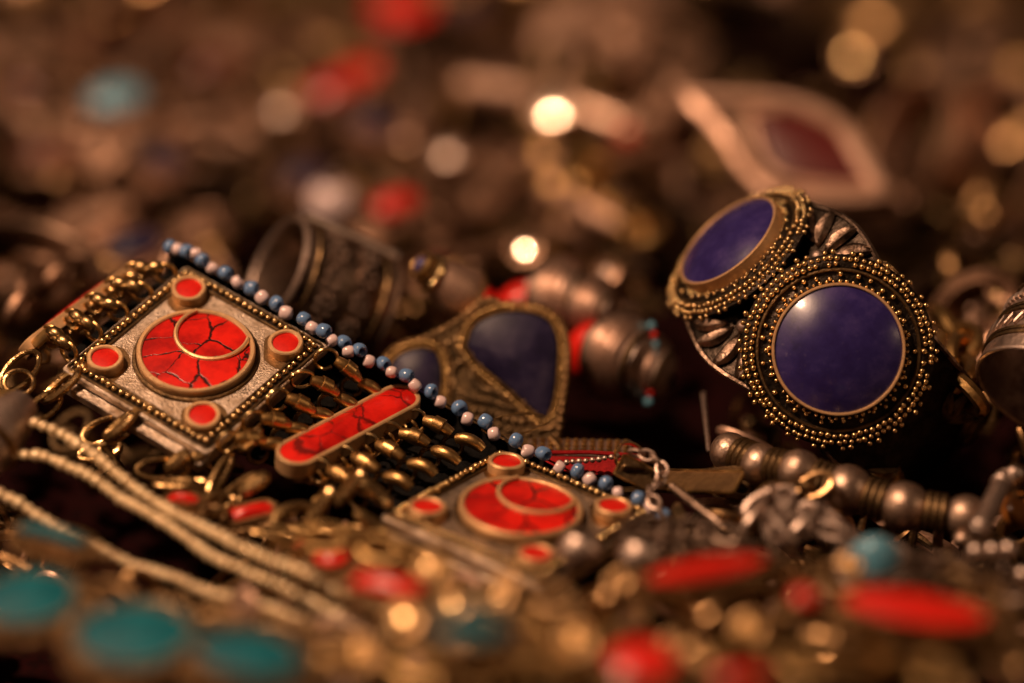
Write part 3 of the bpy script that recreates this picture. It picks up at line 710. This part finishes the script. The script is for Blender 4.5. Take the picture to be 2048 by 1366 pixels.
chain('chunky_chain', 'chunky pale silver chain bunched in front of the ball necklace', 'chain', [at(1500, 1040, 34.2), at(1530, 1005, 34.4), at(1575, 1000, 34.3), at(1545, 1050, 34.0), at(1590, 1065, 33.9), at(1620, 1030, 34.1), at(1655, 1055, 34.0), at(1700, 1075, 33.9)], .30, .13, .05, SILVER, cable=.8)
chain('brass_chain', 'short brass chain curving up against a silver ball bead', 'chain', [at(1510, 1030, 34.5), at(1545, 985, 34.6), at(1600, 985, 34.7), at(1650, 962, 34.7)], .2, .13, .045, DULL)
# striped silver cuff at the right edge
jx = vc(-.45, -.80, .42).normalized()
M = frame(at(2152, 712, 36.3), jx, vc(1, -.5, 0)); t = thing('striped_cuff', 'silver cuff with zigzag and beaded stripes cut by the right edge', 'cuff bracelet', M)
part('band', lathe([(.86, -.9), (.96, -.2), (1.0, .45), (1.0, .62), (.955, .62), (.95, .45), (.9, -.2), (.81, -.9)], 56, True), SILVER, t)
part('lip', ring(.985, .03, 56, 7), PALE, t, T(0, 0, .62))
for z, rr, r_ in ((.40, 1.0, .03), (.33, .995, .03), (.02, .985, .03), (-.05, .975, .03), (-.45, .93, .03)): part('stripe_wire', ring(rr, r_, 56, 6), OXID, t, T(0, 0, z))
zz = [(k, .13 if k % 2 else .26) for k in range(76)]
part('zigzag', tube([(1.01 * math.cos(2 * PI * k / 76), 1.01 * math.sin(2 * PI * k / 76), z) for k, z in zz], .035, True, 6), SILVER, t)
part('grain_row', grains([(.965 * math.cos(2 * PI * k / 60), .965 * math.sin(2 * PI * k / 60), -.22) for k in range(60)], .055), PALE, t, kind='stuff')
# things right of the ball necklace
rod('silver_bar', 'flat silver bar leaning steeply at the lower right edge', 'pendant', at(1955, 1075, 33.9), at(2008, 955, 34.6), .115, SILVER, PALE)
for k, (x, y, r, d) in enumerate([(2030, 948, .11, 34.8), (1986, 1100, .095, 33.6), (2018, 1098, .10, 33.6), (1952, 1102, .10, 33.6), (2046, 1150, .10, 33.4)]):
    ballthing('silver_bead', ['small shiny silver bead above the amber bead at the right edge', 'silver bead right of the foot of the leaning bar', 'outer silver bead of the pair right of the leaning bar', 'silver bead at the foot of the leaning bar', 'lowest small silver bead touching the right edge'][k], 'bead', at(x, y, d), r, PALE)
ballthing('amber_bead', 'brown amber bead right of the leaning silver bar', 'bead', at(2040, 1020, 34.9), .22, AMBER)

# ================================================================== front of the heap
S1 = [(70, 845, 34.75), (120, 866, 34.62), (174, 900, 34.48), (232, 945, 34.33), (290, 990, 34.17), (352, 1028, 33.96), (420, 1062, 33.71), (497, 1102, 33.43), (621, 1152, 32.99), (725, 1210, 32.62), (810, 1252, 32.3)]
S2 = [(30, 908, 34.6), (83, 912, 34.57), (137, 932, 34.42), (186, 957, 34.3), (240, 995, 34.16), (290, 1022, 34.02), (352, 1061, 33.81), (414, 1106, 33.59), (472, 1135, 33.38), (580, 1181, 32.99), (683, 1235, 32.62), (760, 1275, 32.34)]
S3 = [(-20, 978, 34.25), (40, 1008, 34.25), (103, 1048, 34.16), (186, 1086, 33.95), (269, 1131, 33.73), (352, 1156, 33.46), (414, 1185, 33.24), (505, 1205, 32.91), (600, 1240, 32.56)]
for pts, lab in ((S1, 'upper of three strands of tiny pale gold balls running down from the left'), (S2, 'middle strand of tiny pale gold balls, close under the upper one'), (S3, 'lowest strand of tiny pale gold balls, beside the blue-green stones')):
    strand('ball_strand', lab, 'necklace', [at(*p) for p in pts], .066, PALEG, .122, 'ball', 1.0, group='strands of tiny pale gold balls')
t = thing('strand_cap', 'worn silver end cap where the ball strands begin at the left edge', 'clasp', F3(at(8, 850, 34.9), (.3, .5, .8), 55))
part('cap', lathe([(0, -.5), (.34, -.5), (.36, -.3), (.3, .1), (.18, .4), (0, .42)], 24), SILVER, t, Matrix.Rotation(PI / 2, 4, 'Y')); part('cap_ring', ring(.37, .05, 24, 6), DULL, t, frame((-.3, 0, 0), (1, 0, 0), (0, 1, 0)))
# blue-green stones, lower left
for x, y, z, o, ang, n, lab in [(55, 1212, -.2, circle(.45, 30, 1.15, .03, 1), 5, (.0, .8, .6), 'large oval blue-green stone cut by the left edge'),
        (268, 1285, -.1, circle(.48, 30, 1.3, .03, 2), -12, (.0, .8, .6), 'largest blue-green stone, oval, lying beneath the lowest ball strand'),
        (495, 1325, -.2, circle(.42, 30, 1.3, .03, 3), -15, (.1, .85, .5), 'blue-green oval stone at the bottom edge right of the largest one'),
        (105, 1085, -.5, stadium(.85, .24), -32, (.0, .8, .6), 'narrow blue-green stone between the left edge and the lowest ball strand'),
        (940, 1268, .95, circle(.28, 28, 1.35, .03, 4), 0, (.0, .88, .46), 'small blue-green stone alone at the bottom centre')]:
    set_stone('blue_green_pendant', lab, 'pendant', F3(on(x, y, z + 1.0), n, ang) @ Matrix.Scale(.96, 4), o, TURQ, DULL, .12, .14, .12, .04, group='blue-green stones in brass settings')
# red stones, front
for x, y, z, o, ang, n, lab in [(1410, 1152, -.0, marquise(1.42, .36, 34, 1.1), 26, (.1, .75, .65), 'long red stone bar tilted up to the right below the silver chain'),
        (1828, 1232, .0, marquise(1.55, .56, 34, 1.05), -14, (.05, .8, .6), 'broadest red stone bar, lying at the lower right'),
        (1606, 1208, -.1, circle(.18, 24), 0, (.1, .8, .6), 'small round red stone left of the broadest red bar'),
        (1282, 1335, -.1, circle(.33, 28, 1.15), -12, (.0, .8, .6), 'round red stone at the bottom edge right of centre'),
        (775, 1182, -.25, stadium(.85, .34), -32, (-.1, .8, .6), 'red stone bar sloping along the end of the ball strands'),
        (665, 1128, -.25, circle(.20, 24, 1.2), -30, (-.1, .8, .6), 'oval red stone just above the ball strands, next to the sloping red bar'),
        (604, 1105, -.25, circle(.12, 20), 0, (-.1, .8, .6), 'smallest red stone dot above the ball strands'),
        (368, 1012, -.1, stadium(.42, .2), -15, (.0, .8, .6), 'red stone behind the upper ball strand under the chain loops'),
        (500, 1036, -.3, stadium(.6, .25), 25, (.0, .7, .7), 'dim red stone among the chain loops under the first plaque'),
        (1480, 1364, -.1, stadium(.6, .25), 5, (.0, .8, .6), 'red stone just showing at the bottom edge beside the round one')]:
    set_stone('red_pendant', lab, 'pendant', F3(on(x, y, z + (.8 if y > 1140 else 0)), n, ang) @ Matrix.Scale(.96, 4), o, RED, DULL, .09, .13, .10, .036, group='red stones in brass settings at the front')
set_stone('blue_dome', 'pale blue domed stone between the silver ball necklace and the red bar', 'pendant', F3(on(1748, 1128, .1), (.0, .75, .66), 0), circle(.30, 28, 1.12), SKYB, SILVER, .28, .12, .10, .04)
ballthing('silver_ball', 'left of two blurred silver balls in front of the second plaque', 'bead', at(1160, 1098, 33.3), .235, PALE)
ballthing('silver_ball', 'right of two blurred silver balls in front of the second plaque', 'bead', at(1280, 1112, 33.1), .235, PALE)
chain('grain_wire', 'ribbed brass wire at the lower right under the broad red bar', 'chain', [on(1535, 1242, .1), on(1620, 1250, .1), on(1700, 1272, .1), on(1760, 1285, 0)], .13, .12, .045, DULL, cable=.7)
disc('filigree_disc', 'flat brown silver disc under the ends of the ball strands', 'disc', on(640, 1318, -.3), .62, DKS, (0, .8, .6), False, 10, DKS)
for pts, lab in [([(1255, 1048), (1340, 1052), (1420, 1062), (1500, 1085)], 'uppermost of three fine silver chains lying below the brass tag'), ([(1240, 1075), (1320, 1082), (1400, 1090), (1480, 1112), (1540, 1100)], 'middle one of three fine silver chains lying below the brass tag'), ([(1330, 1120), (1410, 1112), (1490, 1128), (1560, 1128)], 'lowest of three fine silver chains lying below the brass tag'),
                 ([(1800, 1130), (1870, 1120), (1930, 1140), (2000, 1135)], 'fine silver chain right of the pale blue dome'), ([(1830, 1165), (1900, 1160), (1970, 1175), (2040, 1190)], 'fine silver chain just above the broadest red bar')]:
    chain('fine_chain', lab, 'chain', [on(x, y, .15) for x, y in pts], .15, .10, .036, DKS, group='fine tarnished silver chains')
FC = [([(560, 1085), (640, 1075), (720, 1090), (800, 1110), (870, 1135), (900, 1175)], 'brass chain along the lower edge of the second plaque', BRASS),
      ([(1010, 1195), (1100, 1190), (1180, 1230), (1240, 1165), (1330, 1190), (1400, 1215)], 'brass chain looping below the second plaque to the right', DULL),
      ([(860, 1220), (930, 1210), (1010, 1235), (1090, 1275), (1160, 1285), (1230, 1270)], 'brass chain above the small blue-green stone', BRASS),
      ([(1330, 1290), (1400, 1250), (1470, 1200), (1540, 1170), (1620, 1150), (1700, 1165)], 'brass chain rising between the long and the broad red bars', DULL),
      ([(1400, 1330), (1490, 1300), (1580, 1320), (1680, 1340), (1790, 1325), (1900, 1350)], 'brass chain crossing the bottom right corner area', BRASS),
      ([(1900, 1150), (1960, 1180), (2000, 1230), (1980, 1290), (2030, 1330)], 'brass chain winding down the right edge', DULL),
      ([(640, 1340), (720, 1310), (800, 1330), (880, 1345), (980, 1350), (1080, 1335), (1180, 1350)], 'brass chain along the bottom edge, centre', BRASS),
      ([(150, 1170), (230, 1195), (330, 1230), (420, 1250), (520, 1265), (620, 1290), (700, 1300)], 'brass chain under the lowest ball strand', DULL)]
for pts, lab, mt in FC:
    chain('front_chain', lab, 'chain', [on(x, y, .5) for x, y in pts], .24, .14, .046, mt, group='blurred brass chains at the front')
for x, y, L, W, an, n, mt, lab in [(1055, 1310, 1.1, .5, 10, (0, .85, .5), DKS, 'tarnished leaf plate at the bottom edge, centre'), (1490, 1238, .9, .4, -25, (.1, .8, .6), OXID, 'dark brass leaf plate left of the ribbed brass wire'), (1700, 1335, 1.2, .5, 12, (0, .85, .5), OXID, 'dark brass leaf plate at the bottom edge under the broadest red bar'), (1225, 1245, .9, .42, 35, (-.1, .8, .6), DKS, 'tarnished leaf plate above the bottom round red stone'), (1950, 1310, 1.1, .5, -20, (0, .85, .5), DKS, 'tarnished leaf plate in the bottom right corner'), (1080, 1215, .7, .3, -30, (.1, .8, .6), OXID, 'small dark leaf plate below the bottom corner of the second plaque')]:
    t = thing('leaf_plate', lab, 'pendant', F3(on(x, y, .35), n, an)); o = marquise(L, W, 30, 1.1)
    part('plate', plate(o, -.06, 0, .02), mt, t); part('rim', tube([p + V((0, 0, .01)) for p in offset(o, -.03)], .04, True, 6), CHB, t); part('grain_row', grains([(L * f, 0, .02) for f in (-.32, -.24, -.16, -.08, 0, .08, .16, .24, .32)], .035), CHB, t, kind='stuff')
BT = [(905, 1212, .15, 1.5, 'round brass stud with a soft glint above the small blue-green stone', GOLD), (855, 1135, .10, 1.6, 'small brass stud glinting by the lower edge of the second plaque', GOLD), (1000, 1195, .10, 1.3, 'brass stud glinting below the bottom corner of the second plaque', GOLD), (720, 1312, .15, 1.2, 'brass stud below the end of the ball strands', BRASS),
      (1155, 1285, .15, 1.2, 'large dull brass stud at the bottom, right of the small blue-green stone', BRASS), (1240, 1165, .09, 1.3, 'brass stud under the right silver ball', GOLD), (1498, 1258, .13, 1.15, 'brass stud left of the ribbed brass wire', BRASS), (914, 1308, .12, 2.0, 'pale glinting stud on the near side of the small blue-green stone', PALE), (808, 1243, .16, 1.9, 'brightest stud, at the very end of the ball strands', GOLD),
      (1390, 1320, .13, 1.15, 'brass stud between the bottom round red stone and the chain', DULL), (455, 1352, .15, 1.3, 'brass stud at the bottom edge between two blue-green stones', BRASS), (1700, 1130, .09, 1.2, 'pale stud at the left foot of the pale blue dome', GOLD), (1015, 1165, .09, 1.2, 'brass stud touching the bottom corner of the second plaque', DULL)]
for x, y, r, cf, lab, mt in BT:
    glint_disc('reflector', lab, 'reflector', on(x, y, 0.6 if x != 912 else 2.3), r, mt, r * cf, HALF, DULL, group='domed discs added for their glint')  # discs added facing the half vector to make blurred glints

DULLS = metal('tarnished_silver', (.20, .13, .09), (.05, .03, .02), .46, .6, .42, .62, scale=110)
# ================================================================== back of the heap, all far out of focus
def back(px, py, z): return on(px, py, z - 1.3 * min(1, max(0, (560 - py) / 120)))
FRM = metal('worn_frame_silver', (.76, .50, .37), (.36, .22, .15), .48, .62, .36, .6, scale=110)
# pendant with a dark red stone, upper right
M = F3(back(1600, 290, 1.6), (-.10, .42, .90)); t = thing('framed_pendant', 'large pale silver framed pendant with a dark red stone behind the cuff', 'pendant', M)
po = onplane([(1340, 188), (1470, 190), (1590, 200), (1690, 245), (1742, 318), (1775, 402), (1640, 412), (1540, 402), (1478, 350), (1425, 270)], M)
so = onplane([(1512, 238), (1620, 234), (1698, 282), (1742, 356), (1650, 362), (1550, 332)], M)
part('setting', plate(po, -.25, 0, .05), DULLS, t); part('frame_rim', tube([p + V((0, 0, .05)) for p in offset(po, -.12)], .15, True, 8), FRM, t)
part('bezel', tube([p + V((0, 0, .04)) for p in offset(so, .08)], .07, True, 8), FRM, t); part('stone', dome(so, .05, .04), DEEPRED, t)
t = thing('arched_bar', 'pale silver arched bar with the brightest glint, upper centre', 'pendant', F3(back(1110, 215, .6), (0, .8, .6)))
Mi = F3(back(1110, 215, .6), (0, .8, .6)).inverted()
part('bar', tube([Mi @ p for p in smooth([back(935, 172, .6), back(1020, 180, .7), back(1105, 205, .7), back(1190, 232, .6), back(1275, 262, .5)], 6)], .22, False, 10), WORN, t)
part('end_ball', ball(.30, 16, 10), WORN, t, Mi @ T(*back(1262, 262, .5))); part('hinge', ball(.24, 16, 10), WORN, t, Mi @ T(*back(938, 172, .6)))
glint_disc('bright_glint_dome', 'polished glint dome added on the arched silver bar that shines brightest', 'reflector', back(1105, 206, 1.0), .32, POLISH, 2.2, HALF, WORN)  # added to throw the brightest glint
GB = [(1710, 105, .24, .52, 'round pale glint alone in the dark upper right', GOLD, .3), (560, 222, .24, .36, 'orange glint dome at the upper left', PALE, .2), (893, 310, .22, .42, 'pinkish glint dome left of centre at the back', PALE, .2), (1085, 302, .18, .3, 'dim brass boss under the arched bar', BRASS, .2), (1103, 362, .16, .3, 'lower dim brass glint dome under the arched bar', BRASS, .1),
      (1050, 496, .20, .62, 'bright glint dome above the large blue drop', POLISH, .0), (1215, 545, .14, .22, 'faint small glint dome left of the cuff', SILVER, -.1), (200, 305, .3, .34, 'pinkish round glint dome at the far left', WORN, .2), (1228, 405, .2, .24, 'faint silver glint dome between the arched bar and the cuff', SILVER, .1), (2003, 578, .16, .4, 'orange glint dome right of the cuff', GOLD, 0), (2040, 130, .25, .34, 'golden glint dome at the upper right edge', BRASS, .2)]
for x, y, r, c, lab, mt, z in GB: glint_disc('boss', lab, 'reflector', back(x, y, z), r, mt, max(c, r * 1.15), HALF, WORN2, group='glint domes added at the back of the heap')  # domes put in where blurred highlights should appear
ballthing('white_bead', 'large pinkish white bead behind the wide bangle', 'bead', back(665, 405, .3), .36, PINKB)
for x, y, z, o, ang, n, lab, mt in [(790, 418, .2, stadium(.75, .46), 32, (.1, .6, .8), 'bright red stone tilted up behind the cone pendant', RED), (805, 28, .5, circle(.48, 26, 1.2), 20, (0, .7, .7), 'vivid red stone at the top edge left of centre', RED), (690, 172, .4, stadium(1.35, .55), 40, (-.1, .6, .8), 'long dull red stone slanting at the upper left of centre', CORAL2),
        (232, 205, .6, circle(.36, 26, 1.3), 25, (0, .65, .75), 'greyish blue stone at the upper left', SKYB), (745, 255, .2, circle(.3, 26, 1.4), -40, (0, .7, .7), 'dark blue stone below the long dull red one', LAPIS2), (1255, 285, .45, circle(.17, 20), 0, (0, .7, .7), 'small reddish stone at the right end of the arched bar', RED), (1345, 300, -.6, circle(.25, 22, 1.2), -50, (0, .8, .6), 'deep red stone sunk in the dark hollow right of the arched bar', DEEPRED),
        (100, 320, .1, stadium(.9, .4), 8, (0, .8, .6), 'dark red stone at the far left edge of the heap', DEEPRED), (870, 545, -.4, circle(.22, 22, 1.3), 20, (0, .8, .6), 'dark red stone hidden under the cone pendant', DEEPRED), (610, 360, .1, circle(.3, 22, 1.3), 20, (0, .7, .7), 'dim violet-blue stone left of the pinkish white bead', LAPIS2), (430, 140, .4, stadium(.9, .4), 35, (0, .7, .7), 'dim red stone left of the long dull red one', DEEPRED), (330, 330, .2, circle(.28, 22, 1.3), -20, (0, .7, .7), 'dark blue stone in the dark patch at the upper left', LAPIS2), (930, 20, .4, circle(.3, 22, 1.3), 10, (0, .7, .7), 'dark blue stone at the top edge right of the vivid red one', LAPIS2), (60, 190, .3, stadium(.8, .35), -15, (0, .7, .7), 'dark red stone at the left edge under the top corner', DEEPRED), (200, 70, .3, stadium(1.0, .4), 30, (0, .8, .6), 'dark red stone near the top left corner', DEEPRED), (270, 500, -.1, circle(.3, 22, 1.4), 30, (0, .7, .7), 'dark blue stone just above the start of the beaded edge', LAPIS2)]:
    set_stone('stone_pendant', lab, 'pendant', F3(back(x, y, z), n, ang), o, mt, WORN2, .14, .16, .16, .05, group='blurred stones in silver settings at the back')
BG = [(120, 405, -.2, 1.25, .30, (.1, .8, .5), 'broad brown silver bangle lying flat at the left', WORN2), (300, 120, .2, 1.15, .26, (.5, .4, .7), 'silver bangle standing at the upper left', WORN2), (1860, 300, .3, 1.0, .42, (-.85, .25, .45), 'ribbed silver bangle standing right of the dark red stone', WORN), (2000, 330, .4, 1.15, .30, (-.85, .2, .5), 'outermost silver bangle standing at the upper right edge', WORN),
      (470, 330, -.4, .95, .22, (.0, .9, .4), 'tarnished bangle in the dark patch left of centre', DULLS), (1480, 60, -.2, 1.2, .25, (.1, .8, .6), 'tarnished bangle at the top edge right of centre', DULLS), (960, 420, -.1, 1.0, .2, (.2, .85, .5), 'silver bangle lying flat behind the cone pendant', WORN2), (1330, 470, -.5, .8, .2, (.3, .8, .5), 'small tarnished bangle left of the violet stone of the cuff', DULLS), (1960, 640, -.3, .55, .22, (-.5, .5, .7), 'brown silver buckle-like ring between the two cuffs', WORN2), (900, 170, .2, 1.0, .22, (.6, .4, .6), 'silver bangle standing left of the arched bar', DULLS), (40, 560, -.3, 1.0, .25, (.2, .8, .5), 'tarnished bangle at the left edge above the bracelet', DULLS), (1760, 470, -.7, 1.1, .2, (0, .9, .4), 'dark bangle lying behind the cuff', OXID)]
for x, y, z, R, w_, n, lab, mt in BG:
    bangle('bangle', lab, 'bangle', frame(back(x, y, z), vc(*n), vc(1, .2, 0)), R, w_, mt, .09, 1 if w_ < .3 else 2, .07, 1.0, .06, WORN2 if mt is WORN else mt)
DS = [(1185, 75, .4, .98, (0, .55, .83), 'largest round silver disc at the top edge right of centre', WORN), (640, 75, .3, .42, (.1, .5, .85), 'small round silver disc at the top edge left of the red stone', WORN2), (1340, 110, .2, .62, (-.2, .6, .75), 'silver disc overlapping the largest disc on its right', DULLS), (470, 90, .3, .55, (.2, .6, .75), 'coppery silver disc at the top left', WORN), (60, 90, .2, .6, (.1, .6, .75), 'dull disc in the top left corner', DULLS), (1950, 90, .3, .7, (-.2, .6, .75), 'brown silver disc in the top right corner', DULLS),
      (980, 330, .1, .45, (.3, .6, .7), 'silver disc under the left end of the arched bar', WORN), (400, 455, -.2, .45, (-.1, .8, .6), 'coppery disc above the beaded edge of the bracelet', WORN), (1180, 430, -.2, .42, (-.2, .7, .65), 'tilted silver disc above the ribbed bead necklace', WORN), (330, 210, .3, .5, (.2, .6, .75), 'brown silver disc right of the greyish blue stone', DULLS), (1640, 560, -.8, .5, (0, .8, .6), 'dark disc behind the top of the cuff', DULLS), (1990, 700, -.4, .45, (-.2, .6, .75), 'silver disc left of the striped cuff', WORN), (470, 205, .3, .4, (.2, .7, .65), 'brown disc left of the orange glint dome', DULLS), (120, 210, .3, .5, (.2, .7, .65), 'golden brown disc at the left edge near the top', DULLS), (1460, 420, -.3, .4, (0, .7, .7), 'dull disc between the framed pendant and the cuff', DULLS), (1310, 215, .4, .3, (0, .6, .8), 'small silver disc left of the framed pendant', WORN), (190, 440, .2, .5, (.1, .7, .7), 'coppery disc above the left end of the bracelet', WORN), (960, 395, .4, .34, (.3, .6, .7), 'bright tilted disc left of the brass glint domes', WORN), (1250, 60, .9, .35, (0, .5, .85), 'small disc standing on the largest disc', WORN), (730, 470, .2, .3, (0, .7, .7), 'silver disc above the wide bangle', WORN)]
for x, y, z, r, n, lab, mt in DS: disc('silver_disc', lab, 'disc', back(x, y, z), r, mt, n, True, 10, WORN2)
RD = [((880, 110), (815, 265), .3, .2, 'silver tube slanting down left of the arched bar', WORN), ((940, 415), (1045, 335), .2, .16, 'silver tube slanting below the arched bar', WORN), ((900, 500), (1130, 480), .0, .14, 'long silver tube lying behind the bright glint dome', WORN2), ((1130, 405), (1255, 445), .1, .16, 'silver tube right of centre behind the ribbed beads', WORN), ((1400, 205), (1330, 180), .4, .2, 'short silver tube at the left corner of the framed pendant', WORN), ((20, 480), (230, 450), -.1, .18, 'coppery silver tube at the left edge of the heap', WORN), ((380, 60), (215, 165), .4, .2, 'coppery tube slanting at the upper left', WORN), ((1800, 560), (1950, 520), -.5, .12, 'dark tube behind the cuff on the right', DULLS), ((1620, 400), (1800, 395), .2, .22, 'thick silver tube under the dark red stone', WORN2)]
for a, b, z, r, lab, mt in RD: rod('silver_tube', lab, 'pendant', back(*a, z), back(*b, z), r, mt, WORN2)
BC = [([(30, 250), (150, 270), (280, 280), (420, 260), (520, 290)], 'silver chain crossing the upper left', WORN), ([(560, 60), (590, 140), (640, 230), (600, 320)], 'silver chain hanging left of the long dull red stone', WORN2), ([(960, 60), (1000, 120), (930, 160)], 'silver chain between the vivid red stone and the largest disc', WORN2), ([(820, 330), (860, 390), (930, 440), (880, 480)], 'silver chain right of the bright red stone', WORN2), ([(1150, 310), (1200, 350), (1160, 390), (1240, 430), (1300, 470)], 'brass chain between the arched bar and the cuff', BRASS), ([(1780, 330), (1800, 420), (1740, 440)], 'silver chain left of the ribbed bangle', WORN2), ([(1880, 640), (1930, 700), (1900, 760), (1950, 800)], 'brass chain between the two cuffs', BRASS), ([(30, 620), (90, 570), (160, 540), (60, 520)], 'silver chain at the left edge above the bracelet', WORN2)]
for pts, lab, mt in BC: chain('back_chain', lab, 'chain', [back(x, y, .15) for x, y in pts], .36, .24, .09, mt, group='blurred chains at the back')

# the uncountable tangle of fine links, beads and scraps that everything lies in
HOLES = [(1380, 985, 70), (1330, 1000, 50), (930, 1285, 60), (250, 1150, 50), (15, 980, 60), (1000, 255, 70), (520, 20, 70), (720, 320, 60), (30, 280, 60), (1600, 480, 80), (430, 180, 50), (1420, 40, 60), (820, 480, 50), (1900, 60, 60), (1180, 140, 50), (620, 480, 60), (1150, 1175, 50), (1420, 1235, 60), (1500, 1300, 60), (1090, 1215, 50), (760, 1110, 70), (90, 1345, 120), (1840, 1345, 60), (1580, 1300, 60), (1300, 1250, 45), (1060, 1330, 50), (95, 955, 90), (240, 1050, 110), (960, 640, 80), (300, 470, 60), (480, 620, 60), (1540, 440, 60), (650, 300, 60), (1180, 480, 50), (1310, 310, 70), (1560, 120, 120), (1780, 180, 90), (340, 375, 90), (1330, 860, 160), (1180, 800, 120), (1900, 900, 130), (1830, 480, 120), (400, 1080, 110), (80, 790, 60), (230, 830, 90), (1100, 400, 60), (520, 530, 60), (540, 960, 90), (700, 690, 80), (900, 640, 60), (1230, 860, 90), (760, 880, 200), (1400, 700, 120), (1700, 860, 140), (1440, 1100, 50), (1150, 1150, 60)]
def tangle(name, label, cat, mat, count, seed, kinds):
    q = random.Random(seed); gs = []; k = 0
    while k < count:
        py = 1430 * (q.random() ** 1.15) - 60; px = q.uniform(-420, 2470)
        if any((px - a) ** 2 + ((py - b) * 1.2) ** 2 < c * c for a, b, c in HOLES): continue
        if py < 480 and q.random() < .35: k += 1; continue
        k += 1
        p = on(px, py, q.uniform(-1.6, -.45) - .9 * min(1, max(0, (560 - py) / 120)) + .5 * max(0, (py - 1150) / 200)); sc = q.uniform(.7, 1.3) * (1 + max(0, 600 - py) / 260)
        M = Matrix.Translation(p) @ Matrix.Rotation(q.uniform(0, 6.28), 4, V((q.uniform(-1, 1), q.uniform(-1, 1), q.uniform(-.6, .6))).normalized()) @ Matrix.Rotation(q.uniform(0, 6.28), 4, 'Z') @ Matrix.Scale(sc, 4)
        c = q.choice(kinds)
        if c == 'r': gq = ring(.20, .055, 20, 6, 1.35)
        elif c == 'b': gq = ball(.11, 10, 7)
        elif c == 'd': gq = lathe([(0, .03), (.2, .02), (.24, -.02), (0, -.04)], 14)
        elif c == 't': gq = tube([(-.3, 0, 0), (0, .03, .02), (.3, 0, 0)], .07, False, 8)
        else: gq = plate(marquise(.6, .26, 14), -.04, .03, .015)
        gs.append(xf(gq, M))
    b = thing_mesh(name, join(*gs), mat); b['kind'] = 'stuff'; b['label'] = label; b['category'] = cat
def thing_mesh(name, geo, mat):
    o = bpy.data.objects.new(name, mesh(name, geo, mat)); COL.objects.link(o); return o
tangle('silver_tangle', 'tangle of small silver links, beads and scraps the jewellery lies in', 'jewellery heap', WORN, 390, 1, 'rrbdttll')
tangle('brass_tangle', 'tangle of small brown brass links and scraps between the pieces', 'jewellery heap', DULL, 790, 2, 'rrrrttl')
tangle('dark_tangle', 'tangle of links and leaf scraps, darkened as shade deep in the heap', 'jewellery heap', OXID, 880, 3, 'rrttlld')  # dark colour makes the gaps between pieces look shaded
